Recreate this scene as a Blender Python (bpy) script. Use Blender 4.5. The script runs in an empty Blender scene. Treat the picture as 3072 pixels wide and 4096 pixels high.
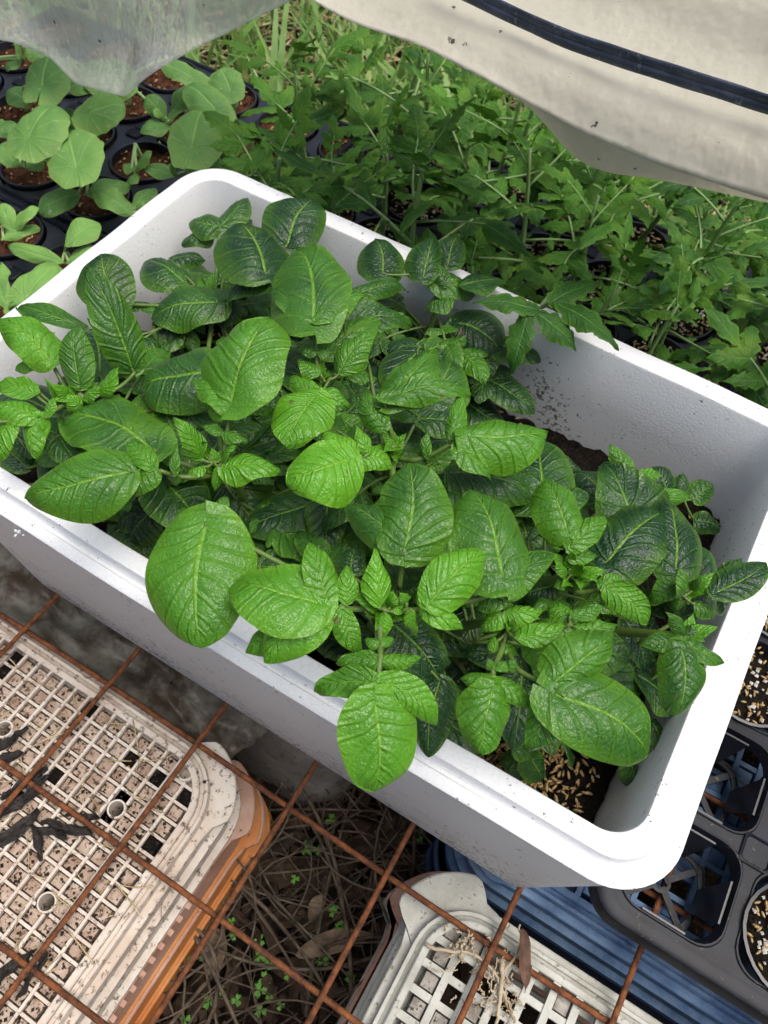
import bpy, math, random
import numpy as np
from mathutils import Matrix, Vector
random.seed(7)
rng = np.random.default_rng(7)
scene = bpy.context.scene
COL = scene.collection
PI = math.pi

# ---------------------------------------------------------------- camera
# world: 1 unit = 1 m, z = 0 is the top of the wire mesh table, x runs along the foam box, y away from the viewer
CAM_R = np.array([[0.85548845, -0.46234769, 0.23318258], [0.51476526, 0.71047500, -0.47983539], [0.05618039, 0.53052793, 0.84580369]])
CAM_C = np.array([0.461192, -0.130308, 0.692987])
FPX = 3105.74
cam_data = bpy.data.cameras.new('camera')
cam = bpy.data.objects.new('camera', cam_data)
COL.objects.link(cam)
m4 = np.eye(4); m4[:3, :3] = CAM_R; m4[:3, 3] = CAM_C
cam.matrix_world = Matrix(m4.tolist())
cam_data.sensor_fit = 'HORIZONTAL'; cam_data.sensor_width = 36.0
cam_data.lens = 36.0 * FPX / 3072.0
cam_data.clip_start = 0.01; cam_data.clip_end = 200.0
cam_data.dof.use_dof = True; cam_data.dof.focus_distance = 0.50; cam_data.dof.aperture_fstop = 22.0
scene.camera = cam

# ---------------------------------------------------------------- sky, sun, exposure (bright overcast)
SUN_EL, SUN_AZ = math.radians(74), math.radians(80)
world = bpy.data.worlds.new('World'); scene.world = world; world.use_nodes = True
wn = world.node_tree; wn.nodes.clear()
sky = wn.nodes.new('ShaderNodeTexSky'); sky.sky_type = 'NISHITA'; sky.sun_disc = False
sky.sun_elevation = SUN_EL; sky.sun_rotation = SUN_AZ
sky.air_density = 1.0; sky.dust_density = 6.0; sky.ozone_density = 1.0
bg = wn.nodes.new('ShaderNodeBackground'); bg.inputs['Strength'].default_value = 0.092
wo = wn.nodes.new('ShaderNodeOutputWorld')
hs = wn.nodes.new('ShaderNodeHueSaturation'); hs.inputs['Saturation'].default_value = 0.8   # overcast: a whiter sky all over
wn.links.new(sky.outputs[0], hs.inputs['Color']); wn.links.new(hs.outputs[0], bg.inputs[0]); wn.links.new(bg.outputs[0], wo.inputs[0])
sun_data = bpy.data.lights.new('sun', 'SUN'); sun_data.energy = 1.5; sun_data.angle = math.radians(45); sun_data.color = (1.0, 0.97, 0.93)
sun = bpy.data.objects.new('sun', sun_data); COL.objects.link(sun)
sd = Vector((math.sin(SUN_AZ) * math.cos(SUN_EL), math.cos(SUN_AZ) * math.cos(SUN_EL), math.sin(SUN_EL)))
sun.rotation_euler = (-sd).to_track_quat('-Z', 'Y').to_euler()
sun.location = (0, 0, 5)
vs = scene.view_settings
vs.view_transform = 'Standard'; vs.look = 'None'; vs.exposure = 0.70; vs.gamma = 1.0
scene.render.engine = 'CYCLES'
scene.cycles.use_denoising = True
scene.cycles.max_bounces = 6; scene.cycles.diffuse_bounces = 2; scene.cycles.glossy_bounces = 2; scene.cycles.transmission_bounces = 3; scene.cycles.transparent_max_bounces = 8; scene.cycles.adaptive_threshold = 0.03
scene.cycles.caustics_reflective = False; scene.cycles.caustics_refractive = False

# ---------------------------------------------------------------- measuring helpers: full-size photo pixel -> point on a given height
def ray(px, py): return CAM_R @ np.array([(px - 1536) / FPX, -(py - 2048) / FPX, -1.0])
def uz(px, py, z): d = ray(px, py); return CAM_C + (z - CAM_C[2]) / d[2] * d
def uy(px, py, y): d = ray(px, py); return CAM_C + (y - CAM_C[1]) / d[1] * d
def pj(P):
    v = (np.asarray(P) - CAM_C) @ CAM_R
    return np.array([1536 + FPX * v[0] / -v[2], 2048 - FPX * v[1] / -v[2]])
FRAMES = {'A': (0, 900, 1.080), 'B': (1200, 1000, .8862), 'C': (1200, 2000, .8862), 'Z': (0, 600, 1.659), 'S': (0, 200, 1.843), 'T': (1400, 0, .9922), 'F': (0, 0, 1.0)}
def fz(f, x, y, z):
    o = FRAMES[f]; return uz(o[0] + x / o[2], o[1] + y / o[2], z)

# ---------------------------------------------------------------- object helpers
def tag(o, label=None, cat=None, group=None, kind=None):
    if label: o['label'] = label
    if cat: o['category'] = cat
    if group: o['group'] = group
    if kind: o['kind'] = kind
    return o
def empty(name, loc=(0, 0, 0), label=None, cat=None, group=None):
    o = bpy.data.objects.new(name, None); o.empty_display_size = 0.01
    COL.objects.link(o); o.location = loc
    return tag(o, label, cat, group)
def link(name, me, parent=None, loc=(0, 0, 0), rot=(0, 0, 0), scale=None):
    o = bpy.data.objects.new(name, me); COL.objects.link(o)
    o.location = loc; o.rotation_euler = rot
    if scale is not None: o.scale = (scale,) * 3 if np.isscalar(scale) else scale
    if parent is not None: o.parent = parent
    return o
class MB:
    """collects vertices and faces of one mesh"""
    def __init__(s): s.v = []; s.f = []; s.n = 0; s.mi = []
    def add(s, v, f, mi=0):
        v = np.asarray(v, float).reshape(-1, 3); s.v.append(v)
        s.f += [tuple(int(i) + s.n for i in q) for q in f]; s.mi += [mi] * len(f); s.n += len(v)
    def box(s, c, d, R=None, mi=0):
        d = np.asarray(d) / 2
        v = np.array([(x, y, z) for x in (-1, 1) for y in (-1, 1) for z in (-1, 1)]) * d
        if R is not None: v = v @ np.asarray(R).T
        s.add(v + np.asarray(c), [(0, 1, 3, 2), (4, 6, 7, 5), (0, 4, 5, 1), (2, 3, 7, 6), (0, 2, 6, 4), (1, 5, 7, 3)], mi)
    def tube(s, pts, rad, n=6, mi=0, cap=True):
        pts = np.asarray(pts, float); k = len(pts)
        rad = np.full(k, rad) if np.isscalar(rad) else np.asarray(rad)
        tan = np.gradient(pts, axis=0); tan /= np.linalg.norm(tan, axis=1)[:, None] + 1e-12
        up = np.array([0, 0, 1.]) if abs(tan[0][2]) < .9 else np.array([1., 0, 0])
        rings = []
        for i in range(k):
            a = np.cross(tan[i], up); a /= np.linalg.norm(a) + 1e-12; b = np.cross(a, tan[i]); up = b
            th = np.arange(n) * 2 * PI / n
            rings.append(pts[i] + rad[i] * (np.cos(th)[:, None] * a + np.sin(th)[:, None] * b))
        f = [(i * n + j, i * n + (j + 1) % n, (i + 1) * n + (j + 1) % n, (i + 1) * n + j) for i in range(k - 1) for j in range(n)]
        if cap: f += [tuple(range(n))[::-1], tuple((k - 1) * n + j for j in range(n))]
        s.add(np.concatenate(rings), f, mi)
    def loft(s, rings, mi=0, close=True, cap0=False, cap1=False):
        n = len(rings[0]); m = n if close else n - 1
        f = [(i * n + j, i * n + (j + 1) % n, (i + 1) * n + (j + 1) % n, (i + 1) * n + j) for i in range(len(rings) - 1) for j in range(m)]
        if cap0: f.append(tuple(range(n))[::-1])
        if cap1: f.append(tuple((len(rings) - 1) * n + j for j in range(n)))
        s.add(np.concatenate(rings), f, mi)
    def mesh(s, name, mats, smooth=True, off=(0, 0, 0)):
        me = bpy.data.meshes.new(name)
        v = np.concatenate(s.v) - np.asarray(off) if s.v else np.zeros((0, 3))
        me.from_pydata(v.tolist(), [], s.f)
        for m in (mats if isinstance(mats, (list, tuple)) else [mats]): me.materials.append(m)
        if smooth: me.polygons.foreach_set('use_smooth', [True] * len(me.polygons))
        if any(s.mi): me.polygons.foreach_set('material_index', s.mi)
        me.update(); return me
def autosmooth(me, deg=35):
    me.set_sharp_from_angle(angle=math.radians(deg)); return me
def rrect(x0, x1, y0, y1, r, z, n=8, lobe=0.0, m=6):
    """rounded rectangle ring; lobe pushes the corner arcs outwards"""
    pts = []
    cs = [(x1 - r, y0 + r, -PI / 2), (x1 - r, y1 - r, 0), (x0 + r, y1 - r, PI / 2), (x0 + r, y0 + r, PI)]
    for ci, (cx, cy, a0) in enumerate(cs):
        for k in range(n + 1):
            a = a0 + PI / 2 * k / n
            rr = r + lobe * min(1.0, 2.2 * math.sin(PI * (k + .5) / (n + 1)))
            pts.append((cx + rr * math.cos(a), cy + rr * math.sin(a), z))
        a = a0 + PI / 2                                   # points along the straight run to the next corner
        nx, ny, b0 = cs[(ci + 1) % 4]
        p0 = np.array((cx + r * math.cos(a), cy + r * math.sin(a))); p1 = np.array((nx + r * math.cos(b0), ny + r * math.sin(b0)))
        dirv = (p1 - p0) / np.linalg.norm(p1 - p0); L = np.linalg.norm(p1 - p0)
        for k in range(m):
            g0 = min(0.014, L / 4); d = g0 + (L - 2 * g0) * k / (m - 1)
            pts.append((*(p0 + dirv * d), z))
    return np.array(pts)

# ---------------------------------------------------------------- materials
class Mat:
    def __init__(s, name):
        s.m = bpy.data.materials.new(name); s.m.use_nodes = True; s.t = s.m.node_tree; s.t.nodes.clear()
        s.out = s.t.nodes.new('ShaderNodeOutputMaterial')
    def n(s, ty, ins=None, **kw):
        nd = s.t.nodes.new('ShaderNode' + ty)
        for k, v in kw.items(): setattr(nd, k, v)
        for k, v in (ins or {}).items():
            i = nd.inputs[k]
            if isinstance(v, bpy.types.NodeSocket): s.t.links.new(v, i)
            elif isinstance(v, bpy.types.Node): s.t.links.new(v.outputs[0], i)
            else:
                if i.type == 'RGBA' and len(v) == 3: v = (*v, 1)
                i.default_value = v
        return nd
    def math(s, op, a, b=0.0, c=None, clamp=False):
        ins = {0: a, 1: b}
        if c is not None: ins[2] = c
        return s.n('Math', ins, operation=op, use_clamp=clamp).outputs[0]
    def mix(s, f, a, b, blend='MIX'):
        nd = s.n('Mix', {'Factor': f}, data_type='RGBA', blend_type=blend)
        for i, v in ((6, a), (7, b)):
            if isinstance(v, bpy.types.NodeSocket): s.t.links.new(v, nd.inputs[i])
            else: nd.inputs[i].default_value = (*v, 1)
        return nd.outputs[2]
    def ramp(s, fac, p0, p1, c0=(0, 0, 0), c1=(1, 1, 1)):
        nd = s.n('ValToRGB', {'Fac': fac}); e = nd.color_ramp.elements
        e[0].position = p0; e[1].position = p1; e[0].color = (*c0, 1); e[1].color = (*c1, 1)
        return nd.outputs[0]
    def obj(s): return s.n('TexCoord').outputs['Object']
    def geo(s): return s.n('NewGeometry').outputs['Position']
    def noise(s, vec, scale, detail=4, rough=.55): return s.n('TexNoise', {'Vector': vec, 'Scale': scale, 'Detail': detail, 'Roughness': rough}).outputs[0]
    def vor(s, vec, scale, feat='F1', out=0): return s.n('TexVoronoi', {'Vector': vec, 'Scale': scale}, feature=feat).outputs[out]
    def bump(s, h, strength=.3, dist=.002, normal=None):
        ins = {'Height': h, 'Strength': strength, 'Distance': dist}
        if normal is not None: ins['Normal'] = normal
        return s.n('Bump', ins).outputs[0]
    def pbr(s, col, rough=.5, normal=None, **kw):
        ins = {'Base Color': col, 'Roughness': rough}
        if normal is not None: ins['Normal'] = normal
        for k, v in kw.items(): ins[k.replace('_', ' ')] = v
        return s.n('BsdfPrincipled', ins)
    def end(s, sh): s.t.links.new(sh.outputs[0], s.out.inputs[0]); return s.m

def leaf_material(name, dark, light, vein, nlat, rough, bumpk, cell, trans, latk=.35, spots=0.0, spec=.5, brown=False):
    M = Mat(name)
    uv = M.n('SeparateXYZ', {0: M.n('UVMap', uv_map='UVMap').outputs[0]})
    U = M.math('MULTIPLY', M.math('ABSOLUTE', M.math('SUBTRACT', uv.outputs[0], .5)), 2.0)
    V = uv.outputs[1]
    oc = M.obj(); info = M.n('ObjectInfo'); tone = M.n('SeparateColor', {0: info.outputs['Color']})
    big = M.noise(oc, 38, 2)
    ph = M.n('SeparateXYZ', {0: M.n('UVMap', uv_map='VeinMap').outputs[0]}).outputs[0]      # runs through a whole number on each side vein
    fr = M.math('ABSOLUTE', M.math('SUBTRACT', M.math('FRACT', ph), .5))          # 0.5 on a lateral vein
    lat = M.ramp(fr, .44, .495)
    mid = M.ramp(M.math('MULTIPLY', U, M.math('ADD', M.math('MULTIPLY', V, 1.1), .6)), .018, .050, (1, 1, 1), (0, 0, 0))
    edge = M.vor(oc, cell, 'DISTANCE_TO_EDGE')
    net = M.ramp(edge, .0, .10, (1, 1, 1), (0, 0, 0))
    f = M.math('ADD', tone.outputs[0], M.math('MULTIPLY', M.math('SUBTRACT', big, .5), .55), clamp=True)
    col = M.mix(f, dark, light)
    col = M.mix(M.math('MULTIPLY', net, .07), col, vein)
    col = M.mix(M.math('MULTIPLY', M.ramp(U, .60, 1.0), .32), col, (light[0] * 1.5, light[1] * 1.05, light[2] * 1.2))
    col = M.mix(M.math('MULTIPLY', lat, latk), col, vein)
    col = M.mix(M.math('MULTIPLY', mid, .62), col, vein)
    yel = M.ramp(M.noise(oc, 21, 2), .60, .78)
    col = M.mix(M.math('MULTIPLY', yel, .35), col, (light[0] * 1.7, light[1] * 1.05, light[2]))
    if brown: col = M.mix(M.math('MULTIPLY', M.ramp(M.noise(oc, 70, 2, .6), .735, .76), .7), col, (.10, .06, .02))
    if spots:
        sp = M.ramp(M.noise(oc, 160, 3, .7), .62, .70)
        col = M.mix(M.math('MULTIPLY', sp, spots), col, (.45, .52, .36))
    # height: puffed cells between sunken veins
    h = M.math('MULTIPLY', M.ramp(fr, .32, .5, (1, 1, 1), (0, 0, 0)), .8)
    h = M.math('ADD', h, M.math('MULTIPLY', M.noise(oc, cell * 1.5, 1.5, .6), .75))
    h = M.math('ADD', h, M.math('MULTIPLY', M.ramp(edge, 0, .07), .10))
    h = M.math('SUBTRACT', h, M.math('MULTIPLY', mid, .5))
    nm = M.bump(h, bumpk, .0019)
    rg = M.math('ADD', rough, M.math('MULTIPLY', big, .22))
    p = M.pbr(col, rg, nm, Specular_IOR_Level=spec)
    tr = M.n('BsdfTranslucent', {'Color': M.mix(.5, col, light), 'Normal': nm})
    return M.end(M.n('MixShader', {0: trans, 1: p, 2: tr}))
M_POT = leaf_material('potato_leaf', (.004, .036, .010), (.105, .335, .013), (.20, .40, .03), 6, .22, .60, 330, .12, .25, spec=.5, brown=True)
M_SQU = leaf_material('squash_leaf', (.055, .16, .045), (.21, .42, .09), (.28, .48, .14), 4, .45, .35, 260, .22, .34, spots=.38, spec=.3)
M_TOM = leaf_material('tomato_leaf', (.008, .065, .006), (.115, .31, .022), (.18, .36, .07), 5, .5, .45, 240, .2, .2, spec=.35)

def stem_material(name, c0, c1):
    M = Mat(name); oc = M.obj()
    col = M.mix(M.noise(oc, 70, 3), c0, c1)
    return M.end(M.pbr(col, .5, M.bump(M.noise(oc, 900, 2), .3, .0005)))
M_STEM = stem_material('potato_stem', (.07, .11, .022), (.12, .22, .035))
M_TSTEM = stem_material('tomato_stem', (.16, .28, .08), (.28, .42, .16))
M_SSTEM = stem_material('squash_stem', (.22, .36, .12), (.34, .48, .2))

def plain(name, c0, c1, scale, rough=.6, bump=.3, bs=None, bd=.001, spec=.4, sharp=(.35, .65), extra=None):
    M = Mat(name); oc = M.geo()
    col = M.mix(M.ramp(M.noise(oc, scale, 4, .65), *sharp), c0, c1)
    if extra:                                   # specks of dirt with their own colour
        sc, lo, hi, c2 = extra
        col = M.mix(M.ramp(M.noise(oc, sc, 3, .75), lo, hi), col, c2)
    return M.end(M.pbr(col, rough, M.bump(M.noise(oc, bs or scale * 6, 2, .7), bump, bd), Specular_IOR_Level=spec))

def foam_material():
    M = Mat('white_foam'); oc = M.geo()
    z = M.n('SeparateXYZ', {0: oc}).outputs[2]
    beads = M.vor(oc, 260, 'DISTANCE_TO_EDGE')
    col = M.mix(M.ramp(beads, .0, .05), (.77, .78, .79), (.83, .84, .845))
    col = M.mix(M.math('MULTIPLY', M.ramp(M.noise(oc, 14, 4), .45, .75), .10), col, (.62, .62, .58))
    # splashed soil specks, thicker low on the walls
    low = M.ramp(z, .02, .15, (1, 1, 1), (0, 0, 0))
    th = M.math('ADD', M.noise(oc, 210, 3, .75), M.math('MULTIPLY', low, .10))
    patch = M.math('MULTIPLY', M.ramp(M.noise(oc, 17, 3), .44, .62), .075)
    dst = M.n('VectorMath', {0: oc, 1: (.375, .342, .165)}, operation='DISTANCE').outputs['Value']
    blot = M.ramp(dst, .01, .06, (1, 1, 1), (0, 0, 0))
    patch = M.math('ADD', patch, M.math('MULTIPLY', blot, .13))
    sp = M.ramp(M.math('ADD', th, patch), .70, .74)
    col = M.mix(M.math('MULTIPLY', sp, .85), col, (.07, .055, .04))
    smear = M.math('MULTIPLY', M.ramp(M.noise(oc, 30, 5, .7), .5, .8), M.math('MULTIPLY', low, .7))
    col = M.mix(smear, col, (.36, .31, .26))
    h = M.math('ADD', M.ramp(beads, 0, .12), M.noise(oc, 90, 4))
    return M.end(M.pbr(col, .55, M.bump(h, .22, .0006), Specular_IOR_Level=.35, Subsurface_Weight=.0))
M_FOAM = foam_material()
M_SOIL = plain('potting_soil', (.004, .0035, .003), (.015, .011, .0075), 90, .95, 1.0, 260, .006, .15, extra=(300, .66, .70, (.16, .11, .06)))
M_SOILR = plain('reddish_soil', (.03, .013, .007), (.12, .048, .022), 130, .95, 1.0, 300, .006, .15, extra=(330, .66, .72, (.30, .18, .09)))
M_GROUND = plain('ground_soil', (.007, .006, .005), (.030, .022, .015), 18, .95, 1.0, 60, .02, .15, extra=(120, .62, .68, (.10, .075, .05)))
M_HUSK = plain('rice_husk', (.30, .19, .07), (.55, .40, .19), 250, .6, .2)
M_PERL = plain('perlite', (.55, .52, .44), (.78, .75, .68), 300, .9, .5)
M_BLACK = plain('black_plastic', (.007, .008, .011), (.020, .022, .029), 30, .30, .12, 300, .0006, .5, extra=(140, .66, .75, (.06, .05, .04)))
M_BAND = plain('grey_black_plastic', (.003, .0036, .006), (.010, .012, .019), 40, .42, .2, 300, .0006, .22, extra=(200, .64, .72, (.13, .12, .11)))
M_RUST = plain('rusty_steel', (.075, .028, .014), (.25, .088, .030), 110, .85, .9, 700, .0012, .3, extra=(60, .55, .72, (.055, .025, .02)))
M_BEIGE = plain('faded_peach_plastic', (.50, .41, .33), (.66, .60, .52), 22, .6, .35, 200, .0008, .35, extra=(150, .56, .66, (.12, .075, .05)))
M_BEIGE2 = plain('dirty_peach_panel', (.30, .20, .14), (.50, .40, .32), 60, .8, .6, 300, .0012, .2, extra=(230, .53, .62, (.07, .045, .03)))
M_PINK = plain('pink_peach_plastic', (.40, .21, .14), (.52, .34, .26), 24, .55, .3, 180, .0008, .35, extra=(150, .62, .68, (.10, .06, .04)))
M_ORANGE = plain('orange_plastic', (.50, .17, .04), (.60, .26, .085), 24, .5, .3, 180, .0008, .4, extra=(140, .63, .69, (.09, .05, .03)))
M_WHITEC = plain('weathered_white_plastic', (.34, .34, .29), (.54, .54, .49), 30, .65, .5, 200, .0008, .3, extra=(120, .60, .72, (.14, .13, .09)))
M_WPANEL = plain('dusty_grey_panel', (.20, .18, .15), (.40, .37, .33), 80, .9, .7, 300, .0012, .2, extra=(200, .58, .66, (.05, .04, .03)))
M_BLUE = plain('faded_blue_plastic', (.009, .032, .085), (.034, .082, .185), 20, .5, .25, 150, .0008, .4, extra=(110, .60, .72, (.05, .05, .05)))
M_BLUE2 = plain('pale_blue_panel', (.04, .09, .19), (.14, .23, .36), 40, .6, .3, 200, .0008, .35, extra=(160, .60, .72, (.10, .09, .08)))
M_WOOD = plain('wood_chip', (.020, .014, .010), (.085, .058, .038), 45, .9, .6, 300, .002, .2)
M_TWIG = plain('dry_twig', (.050, .039, .029), (.17, .135, .098), 60, .85, .5, 400, .001, .2)
M_BARK = plain('wet_bark', (.008, .007, .006), (.04, .032, .026), 160, .55, 1.0, 500, .002, .4)
M_DEAD = plain('dead_leaf', (.09, .065, .045), (.27, .20, .135), 50, .8, .4, 300, .001, .25)
M_STRAW = plain('straw', (.34, .24, .11), (.62, .50, .30), 40, .7, .3)
M_CLOVER = plain('clover', (.06, .20, .02), (.14, .38, .04), 200, .6, .2)

def grass_material():
    M = Mat('grass_blade'); info = M.geo()
    col = M.mix(M.noise(info, 14, 3), (.07, .20, .03), (.26, .42, .10))
    col = M.mix(M.ramp(M.noise(info, 45, 2), .56, .7), col, (.42, .38, .16))
    p = M.pbr(col, .45)
    return M.end(M.n('MixShader', {0: .3, 1: p, 2: M.n('BsdfTranslucent', {'Color': col})}))
M_GRASS = grass_material()

def sheet_material(name, opacity, col0, col1, dirtk, dlo=.60, dc=(.26, .21, .13), crease=.25):
    M = Mat(name); oc = M.geo()
    col = M.mix(M.noise(oc, 9, 4), col0, col1)
    dirt = M.ramp(M.noise(oc, 22, 4, .75), dlo, dlo + .20)
    col = M.mix(M.math('MULTIPLY', dirt, dirtk), col, dc)
    spk = M.ramp(M.noise(oc, 75, 3, .6), .715, .74)
    col = M.mix(M.math('MULTIPLY', spk, .9), col, (.05, .035, .02))
    w = M.noise(oc, 22, 3, .6)
    st = M.n('VectorMath', {0: oc, 1: (1.0, 1.0, .22)}, operation='MULTIPLY').outputs[0]
    nm = M.bump(M.math('ADD', w, M.math('MULTIPLY', M.noise(st, 55, 3, .7), crease)), .5, .012)
    d = M.pbr(col, .38, nm, Specular_IOR_Level=.45)
    tr = M.n('BsdfTranslucent', {'Color': col, 'Normal': nm})
    s1 = M.n('MixShader', {0: .5, 1: d, 2: tr})
    clear = M.n('BsdfTransparent', {'Color': (.96, .97, .95)})
    fac = M.math('ADD', opacity, M.math('MULTIPLY', M.math('SUBTRACT', M.noise(oc, 16, 4), .5), .35), clamp=True)
    fac = M.math('MAXIMUM', fac, M.math('MULTIPLY', dirt, .8))
    return M.end(M.n('MixShader', {0: fac, 1: clear, 2: s1}))
M_SHEET = sheet_material('milky_plastic_film', .98, (.72, .69, .57), (.82, .79, .69), .22)
M_SHEET2 = sheet_material('clear_plastic_film', .46, (.82, .82, .76), (.93, .93, .88), .45, .54, crease=1.3)
M_SHEET3 = sheet_material('dirty_plastic_film', .94, (.22, .21, .17), (.44, .43, .37), .9, .40, (.11, .075, .045))

# ================================================================ ground
GZ = -0.30
def ground_sheet():
    xs = np.concatenate([np.linspace(-30, -1.6, 10), np.linspace(-1.4, 1.8, 130), np.linspace(2, 30, 10)])
    ys = np.concatenate([np.linspace(-20, -.9, 8), np.linspace(-.7, 2.6, 130), np.linspace(2.8, 40, 12)])
    X, Y = np.meshgrid(xs, ys)
    near = np.exp(-((X - .3) ** 2 + (Y - .8) ** 2) / 3)
    Z = GZ + near * (.010 * np.sin(X * 17 + 2 * np.sin(Y * 9)) + .008 * np.sin(Y * 23 + X * 11) + rng.normal(0, .004, X.shape)) - .012
    n = len(xs); mb = MB()
    f = [(j * n + i, j * n + i + 1, (j + 1) * n + i + 1, (j + 1) * n + i) for j in range(len(ys) - 1) for i in range(n - 1)]
    mb.add(np.stack([X, Y, Z], -1), f)
    o = link('ground', mb.mesh('ground', M_GROUND)); tag(o, 'dark bare soil under and behind the wire table', 'soil', kind='structure')
ground_sheet()

# ================================================================ foam box
BL, BW, BH = 0.5774, 0.3614, 0.2462
def foam_box():
    prof = [(-.014, .0, .026), (-.010, .004, .030), (.009, BH - .022, .038), (.0115, BH - .0105, .040), (.0120, BH - .0085, .040), (.0105, BH - .0070, .040),
            (.0050, BH - .0062, .034), (.0036, BH - .0084, .033), (.0016, BH - .0088, .032), (.0002, BH - .0068, .030), (-.0006, BH - .0020, .030), (-.0012, BH - .0004, .029), (-.0024, BH, .028), (-.0112, BH, .024), (-.0128, BH - .0006, .023), (-.0136, BH - .0022, .022),
            (-.0165, BH - .06, .022), (-.021, .12, .022), (-.026, .03, .022)]
    rings = []
    for off, z, r in prof:
        p = rrect(-off, BL + off, -off, BW + off, r, z, 10, 0, 28)
        # long walls bow outwards very slightly, the rim is a little uneven
        bow = .0035 * np.sin(np.clip(p[:, 0] / BL, 0, 1) * PI) * (z / BH)
        p[:, 1] += np.where(p[:, 1] > BW / 2, bow, -bow)
        if z > .2: p[:, 2] += .0005 * np.sin(p[:, 0] * 55) + .0005 * np.sin(p[:, 1] * 71)
        rings.append(p)
    mb = MB(); mb.loft(rings, cap0=True, cap1=True)
    o = link('foam_box', autosmooth(mb.mesh('foam_box', M_FOAM), 40))
    tag(o, 'large white foam box planted with potatoes, standing on the rusty mesh', 'box')
    # crumbs of torn foam on the front edge of the box
    mb = MB()
    for k in range(14):
        c = uz(70 + random.uniform(-12, 70), 2105 + random.uniform(-15, 45), BH - .018)
        r = random.uniform(.001, .0026)
        q = np.array([(1, 0, 0), (-1, 0, 0), (0, 1, 0), (0, -1, 0), (0, 0, 1), (0, 0, -1)]) * r * rng.uniform(.6, 1.3, (6, 1))
        mb.add(q + c, [(0, 2, 4), (2, 1, 4), (1, 3, 4), (3, 0, 4), (2, 0, 5), (1, 2, 5), (3, 1, 5), (0, 3, 5)])
    link('torn_crumbs', mb.mesh('torn_crumbs', M_FOAM), o)
foam_box()
SOILZ = .142
def soil_in_box():
    mb = MB(); nx, ny = 110, 70
    X, Y = np.meshgrid(np.linspace(.0203, BL - .0203, nx), np.linspace(.0203, BW - .0203, ny))
    Z = SOILZ + .004 * np.sin(X * 37 + 1) * np.sin(Y * 29) + rng.normal(0, .0022, X.shape)
    # a little soil leans up on the back wall
    mb.add(np.stack([X, Y, Z], -1), [(j * nx + i, j * nx + i + 1, (j + 1) * nx + i + 1, (j + 1) * nx + i) for j in range(ny - 1) for i in range(nx - 1)])
    o = link('potting_soil', mb.mesh('potting_soil', M_SOIL)); tag(o, 'black potting soil filling the white foam box', 'soil', kind='stuff')
soil_in_box()

def grain(mb, c, l, w, az, el):
    """one rice husk: a small pointed boat"""
    e = np.array([math.cos(az) * math.cos(el), math.sin(az) * math.cos(el), math.sin(el)])
    a = np.cross(e, (0, 0, 1)); a /= np.linalg.norm(a) + 1e-9; b = np.cross(a, e)
    v = [c - e * l / 2, c + e * l / 2]
    for t in (-.2, .22):
        for (p, q) in ((1, 0), (0, 1), (-1, 0), (0, -1)): v.append(c + e * t * l + (a * p + b * q) * w / 2)
    mb.add(v, [(0, 3, 2), (0, 4, 3), (0, 5, 4), (0, 2, 5), (2, 3, 7, 6), (3, 4, 8, 7), (4, 5, 9, 8), (5, 2, 6, 9), (1, 6, 7), (1, 7, 8), (1, 8, 9), (1, 9, 6)])
def pebble(mb, c, r):
    q = np.array([(1, 0, 0), (-1, 0, 0), (0, 1, 0), (0, -1, 0), (0, 0, 1), (0, 0, -1)]) * r * rng.uniform(.7, 1.3, (6, 1))
    mb.add(q + c, [(0, 2, 4), (2, 1, 4), (1, 3, 4), (3, 0, 4), (2, 0, 5), (1, 2, 5), (3, 1, 5), (0, 3, 5)])
def husks_in_box():
    mb = MB(); pb = MB()
    for k in range(1500):
        x, y = random.uniform(.03, BL - .03), random.uniform(.028, BW - .028)
        dens = 1.0 if (x > .38 and y < .14) else .35
        if random.random() > dens: continue
        grain(mb, np.array((x, y, SOILZ + random.uniform(.001, .006))), random.uniform(.0055, .008), random.uniform(.0018, .0026), random.uniform(0, 2 * PI), random.uniform(-.35, .45))
        if random.random() < .2: pebble(pb, np.array((x + .01, y - .01, SOILZ + .002)), random.uniform(.0008, .002))
    for k in range(620):                                  # a loose heap in the near right corner
        x, y = random.gauss(.49, .03), random.gauss(.052, .022)
        if not (.03 < x < BL - .03 and .024 < y < .12): continue
        grain(mb, np.array((x, y, SOILZ + random.uniform(.003, .010))), random.uniform(.0055, .008), random.uniform(.0018, .0026), random.uniform(0, 2 * PI), random.uniform(-.4, .5))
    tag(link('rice_husks', mb.mesh('rice_husks', M_HUSK)), 'loose tan rice husks scattered on the box soil', 'husks', kind='stuff')
    tag(link('perlite_grains', pb.mesh('perlite_grains', M_PERL, False)), 'white perlite grains on the box soil', 'perlite', kind='stuff')
husks_in_box()

# ================================================================ wire mesh table
def wire_mesh():
    root = empty('wire_mesh', (.153, -.033, 0), 'rusty steel wire mesh with square openings lying over the crates', 'wire mesh')
    off = np.array(root.location)
    for k in range(-4, 9):
        y = -.033 + .1 * k; xs = np.linspace(-.75, 1.25, 41)
        p = np.stack([xs, y + .0022 * np.sin(xs * 9 + k), -.0085 + .0006 * np.sin(xs * 7 + 2 * k)], 1)
        mb = MB(); mb.tube(p, .0025, 6); link('wire', mb.mesh('wire', M_RUST, off=off), root)
    for k in range(-8, 12):
        x = .053 + .1 * k; ys = np.linspace(-.46, .79, 35)
        p = np.stack([x + .0022 * np.sin(ys * 8 + k), ys, -.0032 + .0004 * np.sin(ys * 6 + k)], 1)
        mb = MB(); mb.tube(p, .0025, 6); link('wire', mb.mesh('wire', M_RUST, off=off), root)
wire_mesh()

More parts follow.
